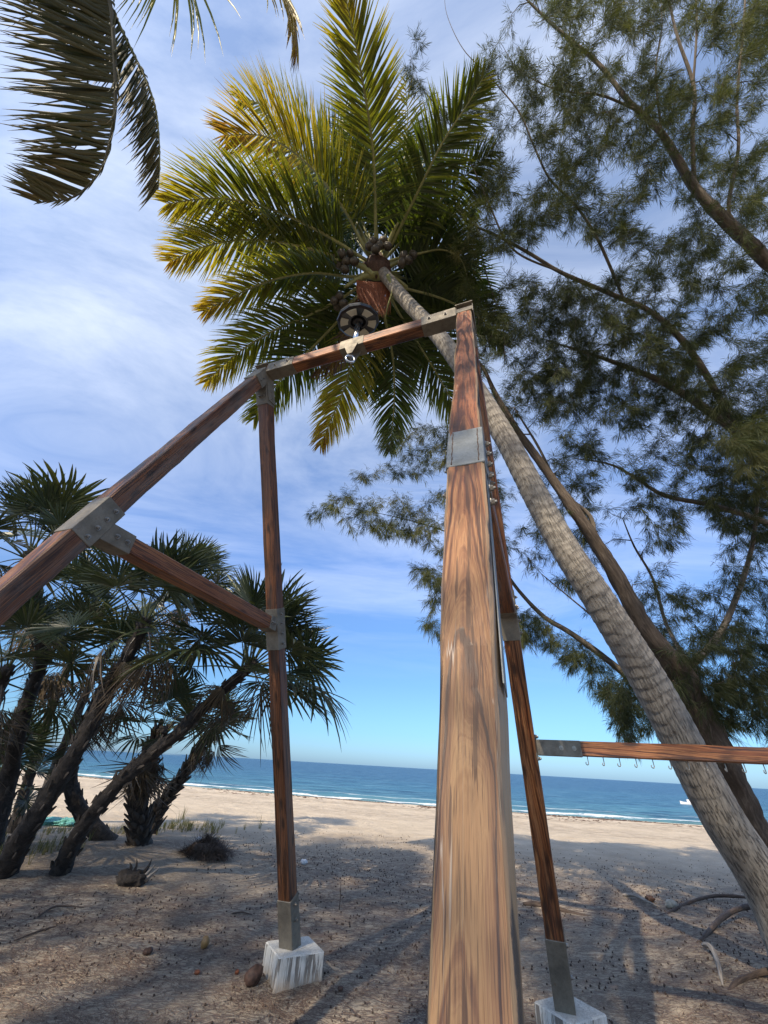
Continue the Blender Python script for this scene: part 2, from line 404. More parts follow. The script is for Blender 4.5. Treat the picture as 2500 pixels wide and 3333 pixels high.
def leafmat(name, stops, trans=.45, rough=.42, spec=.4):
    """tint attribute 0..1 picks the blade colour: green, yellowing, dead"""
    m, t, b, out = newmat(name)
    a = N(t, 'ShaderNodeAttribute', attribute_name='tint')
    n = noise(t, mapped(t, coord(t), (1, 1, 1)), 5, 4)
    f = math_(t, 'ADD', a.outputs['Fac'], math_(t, 'MULTIPLY', math_(t, 'SUBTRACT', n, .5), .22))
    c = rmp(t, f, stops)
    fn = noise(t, coord(t), 60, 3); c = mix(t, rmp(t, fn, [(.35, .35), (.6, 0)]), c, mix(t, 1.0, c, (.5, .5, .5), 'MULTIPLY'))
    L_(t, c, b.inputs['Base Color']); b.inputs['Roughness'].default_value = rough; b.inputs['Specular IOR Level'].default_value = spec
    tr = N(t, 'ShaderNodeBsdfTranslucent'); ct = mix(t, 1.0, c, (1.5, 1.45, .6), 'MULTIPLY'); L_(t, ct, tr.inputs[0])
    ms = N(t, 'ShaderNodeMixShader'); ms.inputs[0].default_value = trans
    L_(t, b.outputs[0], ms.inputs[1]); L_(t, tr.outputs[0], ms.inputs[2]); L_(t, ms.outputs[0], out.inputs[0])
    return m
m_frond = leafmat('coconut leaflet', [(0.0, (.030, .052, .014)), (.30, (.085, .115, .018)), (.48, (.19, .20, .022)), (.62, (.36, .30, .030)), (.80, (.38, .27, .032)), (.93, (.28, .15, .035)), (1, (.12, .075, .045))], .42, .38, .5)
m_frond_old = leafmat('dull old leaflet', [(0.0, (.045, .05, .026)), (.35, (.07, .07, .03)), (.6, (.13, .10, .035)), (.8, (.20, .12, .04)), (1, (.10, .06, .04))], .22, .5, .3)
m_fan = leafmat('fan palm blade', [(0.0, (.022, .036, .020)), (.30, (.045, .065, .030)), (.52, (.10, .11, .035)), (.7, (.11, .08, .045)), (.9, (.10, .075, .055)), (1, (.075, .058, .045))], .12, .42, .5)
m_needle = leafmat('casuarina needle', [(0.0, (.035, .045, .020)), (.4, (.068, .080, .034)), (.7, (.11, .125, .05)), (.95, (.16, .15, .06))], .3, .6, .25)
m_broad = leafmat('broad leaf', [(0, (.03, .06, .02)), (1, (.07, .10, .03))], .3, .5, .3)
m_grass = leafmat('dry grass blade', [(0, (.07, .09, .03)), (.5, (.20, .18, .08)), (1, (.34, .27, .16))], .3, .6, .2)
m_rachis = simple('green rachis', (.20, .20, .07), .45, 0, .25, 12)
m_rachis_old = simple('dull rachis', (.085, .075, .04), .5, 0, .25, 12)
m_petiole = simple('fan palm stalk', (.085, .085, .045), .5, 0, .3, 12)
m_fibre = simple('orange palm fibre', (.20, .06, .022), .7, 0, .4, 40)
m_husk = simple('brown coconut husk', (.06, .030, .019), .7, 0, .6, 30, .008)
m_nut = simple('tawny coconut', (.26, .15, .055), .5, 0, .4, 18, .002)
m_nutdark = simple('hanging coconut', (.045, .034, .020), .55, 0, .4, 10)

def bark_mat(name, c0, c1, c2, fis=(26, 5), bd=.012):
    m, t, b, _ = newmat(name); uv = coord(t, 'UV')
    v = mapped(t, uv, (fis[0], fis[1], 1)); vo = noise(t, v, 1, 8, .68, .9)
    n2 = noise(t, mapped(t, coord(t), (1, 1, 1)), 2.2, 4)
    c = rmp(t, vo, [(.3, c0), (.5, c1), (.72, c2)])
    c = mix(t, rmp(t, n2, [(.45, 0), (.7, .45)]), c, tuple(x * .5 for x in c1))
    L_(t, c, b.inputs['Base Color']); b.inputs['Roughness'].default_value = .85; bump(t, b, vo, 1.0, bd); return m
m_cas = bark_mat('casuarina bark', (.030, .022, .017), (.085, .062, .045), (.18, .14, .105))
m_cas_limb = bark_mat('grey casuarina limb', (.055, .043, .033), (.135, .108, .083), (.25, .215, .17), (10, 3), .006)
m_fantrunk = bark_mat('fan palm trunk', (.008, .006, .005), (.026, .020, .016), (.075, .060, .050), (9, 12), .03)
m_root = bark_mat('bleached root', (.14, .12, .10), (.30, .26, .22), (.46, .42, .37), (8, 6), .006)
m_rootdark = bark_mat('brown root', (.035, .024, .019), (.085, .058, .043), (.17, .125, .095), (8, 6), .008)

def palm_trunk_mat():
    m, t, b, _ = newmat('coconut trunk'); uv = coord(t, 'UV')
    sp = N(t, 'ShaderNodeSeparateXYZ'); L_(t, uv, sp.inputs[0])
    wob = noise(t, mapped(t, uv, (2.2, 1.6, 1)), 1.6, 3)
    ph = math_(t, 'ADD', math_(t, 'MULTIPLY', sp.outputs['Y'], 1 / .115), math_(t, 'MULTIPLY', wob, 1.9))
    fr = math_(t, 'FRACT', ph)
    fib = noise(t, mapped(t, uv, (60, 7, 1)), 1, 6, .7, .3)
    crk = rmp(t, noise(t, mapped(t, uv, (64, 7, 1), loc=(3, 1, 0)), 1, 5, .65, .5), [(.40, 1), (.47, 0)])
    c = rmp(t, fib, [(.25, (.15, .13, .11)), (.5, (.29, .26, .22)), (.75, (.44, .40, .345))])
    band = rmp(t, math_(t, 'ADD', fr, math_(t, 'MULTIPLY', math_(t, 'SUBTRACT', fib, .5), .25)), [(.0, .1), (.45, 0), (.72, .75), (.93, 1), (1, .2)])
    up = rmp(t, sp.outputs['Y'], [(0, 0), (1, 1)])
    upf = math_(t, 'MULTIPLY', math_(t, 'SUBTRACT', sp.outputs['Y'], 1.9), .55, True)
    c = mix(t, math_(t, 'MULTIPLY', math_(t, 'MULTIPLY', band, .52), upf), c, (.085, .072, .062))
    c = mix(t, math_(t, 'MULTIPLY', crk, math_(t, 'SUBTRACT', .75, math_(t, 'MULTIPLY', upf, .55))), c, (.06, .05, .042))
    dirt = rmp(t, noise(t, mapped(t, uv, (3, 1.2, 1), loc=(1, 7, 0)), 1, 5, .6), [(.55, 0), (.75, .5)])
    c = mix(t, dirt, c, (.15, .12, .095))
    L_(t, c, b.inputs['Base Color']); b.inputs['Roughness'].default_value = .8
    bump(t, b, math_(t, 'SUBTRACT', math_(t, 'MULTIPLY', fib, .5), math_(t, 'MULTIPLY', crk, 1.0)), .9, .008); return m
m_ptrunk = palm_trunk_mat()

# ------------------------------------------------------------------ shore and ground
_sh = np.polyfit([-28.9, -6, 24], [50.5, 41, 35.7], 2)
def shore_y(x):
    x = np.asarray(x, float)
    a, b_, c_ = _sh; xc = np.clip(x, -60, 32)
    return a * xc * xc + b_ * xc + c_ + (x - xc) * (2 * a * xc + b_)
SEA = -1.0
def sstep(x, a, b_):
    t = np.clip((x - a) / (b_ - a), 0, 1); return t * t * (3 - 2 * t)
def ground_z(x, y):
    x = np.asarray(x, float); y = np.asarray(y, float); s = y - shore_y(x)
    z = -.16 * sstep(s, -26, -14) - .12 * sstep(s, -14, -9) - .72 * sstep(s, -9.5, 0.0) - 3 * sstep(s, 0.0, 18)
    z = z + .05 * sstep(s, -13, -11) * (1 - sstep(s, -11, -9))
    near = 1 - sstep(s, -14, -6)
    p = np.stack([x, y, 0 * x], -1)
    z = z + near * (.030 * fbm(p * .45, 3, 3) + .026 * fbm(p * 2.2, 3, 5) + .012 * fbm(p * 6, 2, 8))
    # sand heaped round the fan palm bases
    for (cx, cy, r_, h_) in ((-5.3, 8.6, 2.4, .16), (-3.6, 9.6, 1.5, .10), (4.5, 6.1, 1.4, .10), (-.55, 5.22, .38, .05), (1.58, 4.38, .38, .05)):
        z = z + h_ * np.exp(-((x - cx) ** 2 + (y - cy) ** 2) / r_ ** 2)
    return z
def gz(x, y): return float(ground_z(np.array([x]), np.array([y]))[0])
def on_ground(px, py):
    P = onz(px, py)
    for _ in range(4): P = onz(px, py, gz(P.x, P.y))
    return P

def mat_sand():
    m, t, b, _ = newmat('beach sand'); g = N(t, 'ShaderNodeNewGeometry'); P = g.outputs['Position']
    sd_ = N(t, 'ShaderNodeAttribute', attribute_name='shore').outputs['Fac']       # metres from the water line
    lt = N(t, 'ShaderNodeAttribute', attribute_name='litter').outputs['Fac']
    base = rmp(t, noise(t, P, 1.3, 6), [(.3, (.50, .405, .295)), (.7, (.66, .55, .41))])
    gr = noise(t, P, 240, 2, .7); base = mix(t, .35, base, mix(t, 1.0, base, rmp(t, gr, [(.3, .45), (.7, 1.35)]), 'MULTIPLY'))
    smooth_b = rmp(t, noise(t, P, .6, 3), [(.3, (.60, .49, .345)), (.7, (.68, .57, .41))])
    fs = math_(t, 'MULTIPLY', rmp(t, math_(t, 'ADD', math_(t, 'DIVIDE', sd_, 30), 1.0), [(.64, 0), (.70, 1)]), 1.0)
    c = mix(t, fs, base, smooth_b)
    wet = rmp(t, math_(t, 'ADD', math_(t, 'ADD', math_(t, 'DIVIDE', sd_, 30), 1.0), math_(t, 'MULTIPLY', math_(t, 'SUBTRACT', noise(t, P, .35, 3), .5), .06)), [(.87, 0), (.91, .8), (.97, 1)])
    c = mix(t, wet, c, (.31, .205, .125))
    # seaweed speckle in two bands
    wn_ = noise(t, mapped(t, P, (1.0, 2.2, 1)), 2.2, 6, .75)
    off = math_(t, 'ADD', sd_, math_(t, 'MULTIPLY', math_(t, 'SUBTRACT', noise(t, P, .22, 2), .5), 3.0))
    for (cn, w_, am) in ((-9.6, 1.2, .9), (-1.9, 1.1, .95), (-4.0, .6, .6), (-13.5, 1.6, .4), (-18.0, 2.5, .3)):
        band = math_(t, 'SUBTRACT', 1.0, math_(t, 'DIVIDE', math_(t, 'ABSOLUTE', math_(t, 'SUBTRACT', off, cn)), w_), True)
        f = math_(t, 'MULTIPLY', math_(t, 'MULTIPLY', rmp(t, wn_, [(.44, 0), (.56, 1)]), rmp(t, band, [(0, 0), (.5, 1)])), am)
        c = mix(t, f, c, (.085, .05, .032))
    # needle litter: matted streaks under the trees
    wv = noise(t, mapped(t, P, (.55, 1.5, 1), rot=(0, 0, R(8))), 5.5, 7, .72, .8)
    wf = noise(t, mapped(t, P, (.5, 1.8, 1), rot=(0, 0, R(-6))), 34, 4, .75, .6)
    w3 = noise(t, mapped(t, P, (1, 1, 1)), 11, 5, .7, .5)
    streak = math_(t, 'ADD', math_(t, 'ADD', math_(t, 'MULTIPLY', wv, .6), math_(t, 'MULTIPLY', wf, .5)), math_(t, 'MULTIPLY', w3, .3))
    lit = math_(t, 'MULTIPLY', rmp(t, streak, [(.70, 0), (.80, 1)]), lt, True)
    hair = None
    for (sc_, sy_, rz_, wd_) in ((1.5, 2.6, 8, .020), (2.3, 2.2, -16, .024), (3.6, 2.0, 14, .024), (6.5, 1.7, -5, .020)):
        nn_ = noise(t, mapped(t, P, (1, sy_, 1), rot=(0, 0, R(rz_)), loc=(sc_, rz_, 0)), sc_, 4, .62, .7)
        h_ = math_(t, 'SUBTRACT', 1.0, math_(t, 'DIVIDE', math_(t, 'ABSOLUTE', math_(t, 'SUBTRACT', nn_, .5)), wd_), True)
        hair = h_ if hair is None else math_(t, 'MAXIMUM', hair, h_)
    lit = math_(t, 'MAXIMUM', math_(t, 'MULTIPLY', lit, .8), math_(t, 'MULTIPLY', math_(t, 'MULTIPLY', hair, 1.2), lt), True)
    lcol = rmp(t, noise(t, P, 3.1, 4), [(.35, (.15, .095, .070)), (.65, (.25, .165, .122))])
    c = mix(t, math_(t, 'MULTIPLY', lit, .93, True), c, lcol)
    c = mix(t, math_(t, 'MULTIPLY', lt, .10, True), c, (.22, .155, .12))
    L_(t, c, b.inputs['Base Color'])
    L_(t, rmp(t, wet, [(0, .92), (1, .6)]), b.inputs['Roughness'])
    h = math_(t, 'ADD', math_(t, 'MULTIPLY', noise(t, mapped(t, P, (1, 1.3, 1)), 7, 6, .65, .4), 1.0), math_(t, 'MULTIPLY', math_(t, 'ADD', wf, gr), .22))
    foot = noise(t, mapped(t, P, (1, 1.2, 1)), 2.4, 3, .6); h = math_(t, 'ADD', math_(t, 'ADD', h, math_(t, 'MULTIPLY', foot, 1.6)), math_(t, 'MULTIPLY', math_(t, 'MULTIPLY', hair, lt), -.5))
    fade = rmp(t, fs, [(0, 1), (1, .18)])
    bump(t, b, math_(t, 'MULTIPLY', h, fade), 1.0, .085); return m
m_sand = mat_sand()

def polar_grid(r0, r1, nr, na, a0=R(-80), a1=R(80), aa=None):
    rr = r0 * (r1 / r0) ** np.linspace(0, 1, nr)
    if aa is None: aa = np.linspace(a0, a1, na)
    na = len(aa)
    Rr, A = np.meshgrid(rr, aa, indexing='ij'); X = Rr * np.sin(A); Y = Rr * np.cos(A)
    idx = np.arange(nr * na).reshape(nr, na)
    F = np.stack([idx[:-1, :-1], idx[1:, :-1], idx[1:, 1:], idx[:-1, 1:]], -1).reshape(-1, 4)
    return X, Y, F[:, ::-1]
def litter_at(x, y):
    p = np.stack([x, y, 0 * x], -1)
    d = np.sqrt((x * .55) ** 2 + (y) ** 2)
    l = 1 - sstep(d + 2.2 * fbm(p * .25, 3, 40), 7.5, 15.5)
    l = l * (.55 + .45 * sstep(fbm(p * .5, 3, 44), -.4, .25))
    # less litter on the sand at the near left
    l = l * (1 - .65 * np.exp(-((x + 1.1) ** 2 / 1.3 + (y - 2.6) ** 2 / .35)))
    l = l + .5 * np.exp(-((x - 4.2) ** 2 + (y - 5.2) ** 2) / 3)
    return np.clip(l, 0, 1)
aa = np.concatenate([np.linspace(-180, -62, 40)[:-1], np.linspace(-62, 62, 340), np.linspace(62, 180, 40)[1:]]) * math.pi / 180
X, Y, F = polar_grid(.25, 90, 360, 0, aa=aa)
Z = ground_z(X, Y)
ground = mk('beach_ground', np.stack([X, Y, Z], -1), F, m_sand, anchor=(0, 0, 0))
for nm, val in (('shore', Y - shore_y(X)), ('litter', litter_at(X, Y))):
    a = ground.data.attributes.new(nm, 'FLOAT', 'POINT'); a.data.foreach_set('value', val.ravel().astype(np.float32))
tag(ground, 'pale sandy beach with brown needle litter under the trees', kind='structure')
# unseen ground behind and round the viewer, pale to bounce sunlight onto the plank
gb = mk('back_ground', [(-300, -300, -.5), (300, -300, -.5), (300, 20, -.5), (-300, 20, -.5)], [(0, 1, 2, 3)], simple('shaded sand behind', (.50, .42, .32), .9, 0, .2, 2.0), anchor=(0, 0, 0))
tag(gb, 'sand behind the viewer', kind='structure')

# ------------------------------------------------------------------ sea
def mat_sea():
    m, t, b, out = newmat('sea water'); g = N(t, 'ShaderNodeNewGeometry'); P = g.outputs['Position']
    sd_ = N(t, 'ShaderNodeAttribute', attribute_name='shore').outputs['Fac']
    lg = math_(t, 'LOGARITHM', math_(t, 'MAXIMUM', sd_, 1.0), 10.0)
    patch = noise(t, mapped(t, P, (.35, 1, 1)), .07, 4, .6)
    dd = math_(t, 'ADD', math_(t, 'DIVIDE', lg, 4.0), math_(t, 'MULTIPLY', math_(t, 'SUBTRACT', patch, .5), .16))
    c = rmp(t, dd, [(.0, (.135, .16, .12)), (.13, (.10, .20, .18)), (.24, (.060, .17, .215)), (.38, (.032, .115, .185)), (.52, (.020, .075, .15)), (.8, (.016, .058, .125))])
    ch = noise(t, mapped(t, P, (.25, 1, 1), rot=(0, 0, R(12))), .9, 8, .75, .2)
    ch2 = noise(t, mapped(t, P, (.2, 1, 1), rot=(0, 0, R(12))), .12, 6, .8)
    c = mix(t, rmp(t, math_(t, 'ADD', math_(t, 'MULTIPLY', ch, .5), math_(t, 'MULTIPLY', ch2, .5)), [(.42, .9), (.51, 0)]), c, (.006, .035, .085))
    c = mix(t, rmp(t, ch, [(.51, 0), (.64, .8)]), c, (.13, .26, .33))
    # foam: broken lace near the water line and on the breaking crest
    fn = noise(t, mapped(t, P, (.8, 1.6, 1)), 1.6, 8, .75, .6)
    off = math_(t, 'ADD', sd_, math_(t, 'MULTIPLY', math_(t, 'SUBTRACT', noise(t, P, .16, 3), .5), 5.0))
    fo = None
    for (cn, w_, am) in ((.3, 1.0, 1.0), (4.6, .9, .95), (9.5, .5, .35)):
        band = math_(t, 'SUBTRACT', 1.0, math_(t, 'DIVIDE', math_(t, 'ABSOLUTE', math_(t, 'SUBTRACT', off, cn)), w_), True)
        f = math_(t, 'MULTIPLY', rmp(t, math_(t, 'ADD', fn, math_(t, 'MULTIPLY', band, .22)), [(.56, 0), (.64, 1)]), math_(t, 'MULTIPLY', rmp(t, band, [(0, 0), (.25, 1)]), am))
        fo = f if fo is None else math_(t, 'MAXIMUM', fo, f)
    c = mix(t, fo, c, (.78, .80, .80))
    L_(t, c, b.inputs['Base Color']); L_(t, rmp(t, fo, [(0, .34), (1, .8)]), b.inputs['Roughness'])
    b.inputs['IOR'].default_value = 1.33; b.inputs['Specular IOR Level'].default_value = .16
    h = math_(t, 'ADD', math_(t, 'ADD', ch, math_(t, 'MULTIPLY', noise(t, mapped(t, P, (.5, 1, 1)), 5, 4), .2)), math_(t, 'MULTIPLY', ch2, 3))
    bump(t, b, h, .9, .35); return m
X, Y, F = polar_grid(24, 40000, 420, 260, R(-70), R(70))
s = Y - shore_y(X); p3 = np.stack([X, Y, 0 * X], -1)
amp = sstep(s, -1, 6) * (1 - sstep(s, 90, 300))
zz = SEA + amp * (.07 * fbm(p3 * np.array([.35, .9, 1]), 3, 60))
wig = 1.8 * vnoise(p3 * .16, 61)
zz = zz + .20 * np.exp(-((s + wig - 4.8) / .8) ** 2) * (.5 + .5 * vnoise(p3 * .2, 62)) + .10 * np.exp(-((s + wig - 9.5) / 1.2) ** 2)
keep = (s > -3).reshape(-1)
Fk = F[keep[F].all(axis=1)]
used = np.unique(Fk); remap = -np.ones(X.size, int); remap[used] = np.arange(len(used))
sea = mk('sea', np.stack([X, Y, zz], -1).reshape(-1, 3)[used], remap[Fk], mat_sea(), anchor=(0, 0, 0))
a = sea.data.attributes.new('shore', 'FLOAT', 'POINT'); a.data.foreach_set('value', s.ravel()[used].astype(np.float32))
tag(sea, 'blue sea with small white waves breaking along the beach', kind='structure')
# low headland far away at the left
hv = []; n = 60
for i in range(n + 1):
    az = R(-48 + 26 * i / n); r_ = 1500
    h_ = 26 * (1 - (i / n)) ** 1.3 * (1 + .18 * math.sin(i * 1.7) + .1 * math.sin(i * 4.1)) + .3
    for dr, hh in ((0, -2), (25, h_ * .7), (90, h_), (220, h_ * .5), (300, -2)):
        hv.append(((r_ + dr) * math.sin(az), (r_ + dr) * math.cos(az), hh))
hf = [(5 * i + k, 5 * i + 5 + k, 5 * i + 6 + k, 5 * i + 1 + k) for i in range(n) for k in range(4)]
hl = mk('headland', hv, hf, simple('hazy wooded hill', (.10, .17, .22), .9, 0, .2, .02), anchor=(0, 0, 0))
tag(hl, 'low wooded headland across the water at far left', kind='structure')

# ------------------------------------------------------------------ timber frame
AZ = R(-21.24); UB = Vector((math.cos(AZ), math.sin(AZ), 0)); NB = Vector((-math.sin(AZ), math.cos(AZ), 0))
HT, SR, SF, ZC, LB = 5.285, 2.4255, 1.8731, 2.7308, 2.2874
AL = Vector((-1.4591, 2.9328, HT)); AR = AL + UB * LB
def leg_pt(A, side, z):          # side +1 rear, -1 front
    k = (HT - z) / HT; return A + NB * (SR * k if side > 0 else -SF * k) + Vector((0, 0, z - HT))
fr = thing('timber_frame', (0.0, 3.6, 0.0), 'tall reddish timber climbing frame of two A shaped ends joined by a top beam', 'climbing frame')

def timber(name, A, B, wx, wy, mat, ydir, ox=0.0, seed=0, live=.004, parent=fr, taper=None, label=None, step=.05):
    """beam from A to B; wx across, wy along ydir; edges waver like sawn live wood"""
    A = Vector(A); B = Vector(B); Lz = (B - A).length; Mw = frame_m(A, B - A, ydir)
    n = max(3, int(Lz / step)); zs = np.linspace(0, Lz, n + 1)
    hx, hy = wx / 2, wy / 2; c = min(.008, hx * .2)
    prof = [(-hx + c, -hy), (0, -hy), (hx - c, -hy), (hx, -hy + c), (hx, 0), (hx, hy - c), (hx - c, hy), (0, hy), (-hx + c, hy), (-hx, hy - c), (-hx, 0), (-hx, -hy + c)]
    prof = np.array(prof); V = np.zeros((n + 1, 12, 3)); V[..., 2] = zs[:, None]
    q = np.zeros((n + 1, 12, 3)); q[..., 0] = prof[None, :, 0] * 9; q[..., 1] = prof[None, :, 1] * 9; q[..., 2] = zs[:, None] * 2.2
    nz = fbm(q + seed * 7.7, 3, seed); nz2 = fbm(q * np.array([1, 1, 4.]) + seed, 2, seed + 9)
    corner = np.array([1 if i in (0, 2, 3, 5, 6, 8, 9, 11) else .25 for i in range(12)])
    k = 1 + (live * (nz * 1.0 + nz2 * .35)) / max(hx, hy) * corner[None]
    tp = np.ones(n + 1) if taper is None else np.interp(zs / Lz, *zip(*taper))
    V[..., 0] = prof[None, :, 0] * k; V[..., 1] = prof[None, :, 1] * k * tp[:, None]
    idx = np.arange((n + 1) * 12).reshape(n + 1, 12)
    F = [(idx[i, j], idx[i, (j + 1) % 12], idx[i + 1, (j + 1) % 12], idx[i + 1, j]) for i in range(n) for j in range(12)]
    F += [tuple(idx[0][::-1]), tuple(idx[-1])]
    UVt = np.zeros((n + 1, 12, 2)); UVt[..., 0] = prof[None, :, 1] / hy; UVt[..., 1] = zs[:, None]
    o = mk(name, V.reshape(-1, 3), [tuple(int(a) for a in f) for f in F], mat, parent, Mw=Mw, smooth=False, uv=UVt.reshape(-1, 2))
    if label: o['label'] = label
    return o, Mw, Lz

# bolt: washer, hex nut, stub of thread (local +Z outwards)
def _bolt():
    mb = MB()
    def cyl(r, z0, z1, n, ph=0):
        a = np.linspace(0, 2 * np.pi, n + 1)[:-1] + ph
        v = [(r * math.cos(t), r * math.sin(t), z0) for t in a] + [(r * math.cos(t), r * math.sin(t), z1) for t in a]
        f = [(i, (i + 1) % n, n + (i + 1) % n, n + i) for i in range(n)] + [tuple(range(n, 2 * n))]
        mb.add(v, f)
    cyl(.0165, 0, .003, 14); cyl(.0120, .003, .014, 6); cyl(.0060, .014, .022, 10)
    v = np.vstack(mb.v); me = bpy.data.meshes.new('bolt'); me.from_pydata(v.tolist(), [], mb.f); me.materials.append(m_bolt); return me
bolt_me = _bolt()
def bolt(parent, P, nrm, up=(0, 0, 1)):
    up = Vector(up)
    if abs(Vector(nrm).normalized().dot(up.normalized())) > .9: up = Vector((1, 0, 0))
    o = bpy.data.objects.new('bolt', bolt_me); col.objects.link(o); place(o, parent, frame_m(Vector(P), nrm, up)); return o

def sleeve(A, D, ydir, z0, z1, wx, wy, bolts=(), mat=None, name='bracket', label=None, pr=.004):
    """steel box sleeve round a timber between distances z0..z1 from A"""
    Mw = frame_m(Vector(A), D, ydir); t = pr
    v, f = box_vf(-wx / 2 - t, wx / 2 + t, -wy / 2 - t, wy / 2 + t, z0, z1, .0025)
    mb = MB().add(v, f)
    # weld beads along two corners
    o = mk(name, np.vstack(mb.v), mb.f, mat or m_galv, fr, Mw=Mw, smooth=False)
    if label: o['label'] = label
    for (face, a, z) in bolts:        # face 'x+','x-','y+','y-'; a offset across
        s_ = 1 if face[1] == '+' else -1
        if face[0] == 'x': P = Mw @ Vector((s_ * (wx / 2 + t + .0005), a, z)); nn = Mw.to_3x3() @ Vector((s_, 0, 0))
        else: P = Mw @ Vector((a, s_ * (wy / 2 + t + .0005), z)); nn = Mw.to_3x3() @ Vector((0, s_, 0))
        bolt(o, P, nn)
    return o, Mw
W = .136; FOOT = .20
def leg(A, side, mat, wx, wy, seed, label, zb=FOOT + .01, taper=None, live=.004):
    T_ = leg_pt(A, side, HT - .02); B_ = leg_pt(A, side, zb)
    return timber('leg', B_, T_, wx, wy, mat, UB, seed=seed, label=label, taper=taper, live=live)
legFL = leg(AL, -1, m_dark, W, W, 3, 'weathered dark leg slanting out of the left edge', live=.009)
legRL = leg(AL, 1, m_post, W - .008, W - .008, 4, 'brown far leg on the left concrete block')
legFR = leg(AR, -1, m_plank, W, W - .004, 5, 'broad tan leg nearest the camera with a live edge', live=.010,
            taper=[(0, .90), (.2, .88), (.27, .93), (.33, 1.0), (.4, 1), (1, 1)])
legRR = leg(AR, 1, m_red, W - .006, W - .008, 6, 'orange brown far leg on the right')
beam, bM, bL = timber('top_beam', AL + UB * (W / 2 + .004), AR - UB * (W / 2 + .004), .125, .125, m_rail, Vector((0, 0, 1)), seed=8)
# cross rails, one in each A end
for A, mt, sd_ in ((AL, m_rail, 10), (AR, m_red, 11)):
    P, Q = leg_pt(A, -1, ZC), leg_pt(A, 1, ZC); d = (Q - P).normalized()
    timber('cross_rail', P + d * .085, Q - d * .085, .118, .124, mt, UB, seed=sd_)
    for e, s_ in ((P, 1), (Q, -1)):
        dd = d * s_
        o, _m = sleeve(e, dd, UB, .06 if s_ > 0 else .085, .27 if s_ > 0 else .19, .118, .124,
                       [('y+', 0.0, .15 if s_ > 0 else .125), ('y+', .0, .225 if s_ > 0 else .17), ('y-', 0.0, .15), ('y-', 0, .225)] if s_ > 0 else [('y+', 0.0, .12), ('y+', .0, .165)], pr=.006)
    for side, zs in ((-1, (-.09, -.01, .07, .15)), (1, (-.16, -.06, .04, .13))):
        c_ = leg_pt(A, side, ZC); D = (A - leg_pt(A, side, 0)).normalized()
        w_ = W if side < 0 else W - .008
        h_ = .20 if side < 0 else .21
        off = -.0 if side > 0 else -.02
        if A is AR and side < 0: continue        # the splice plate further down holds this joint
        sleeve(c_, D, UB, -.125 if side < 0 else -h_, .19 if side < 0 else h_ - .02, w_ + .004, w_ + .004, [('y+', off, z) for z in zs] + [('y-', off, z) for z in zs],
               label='bracket where the cross rail meets the leg')
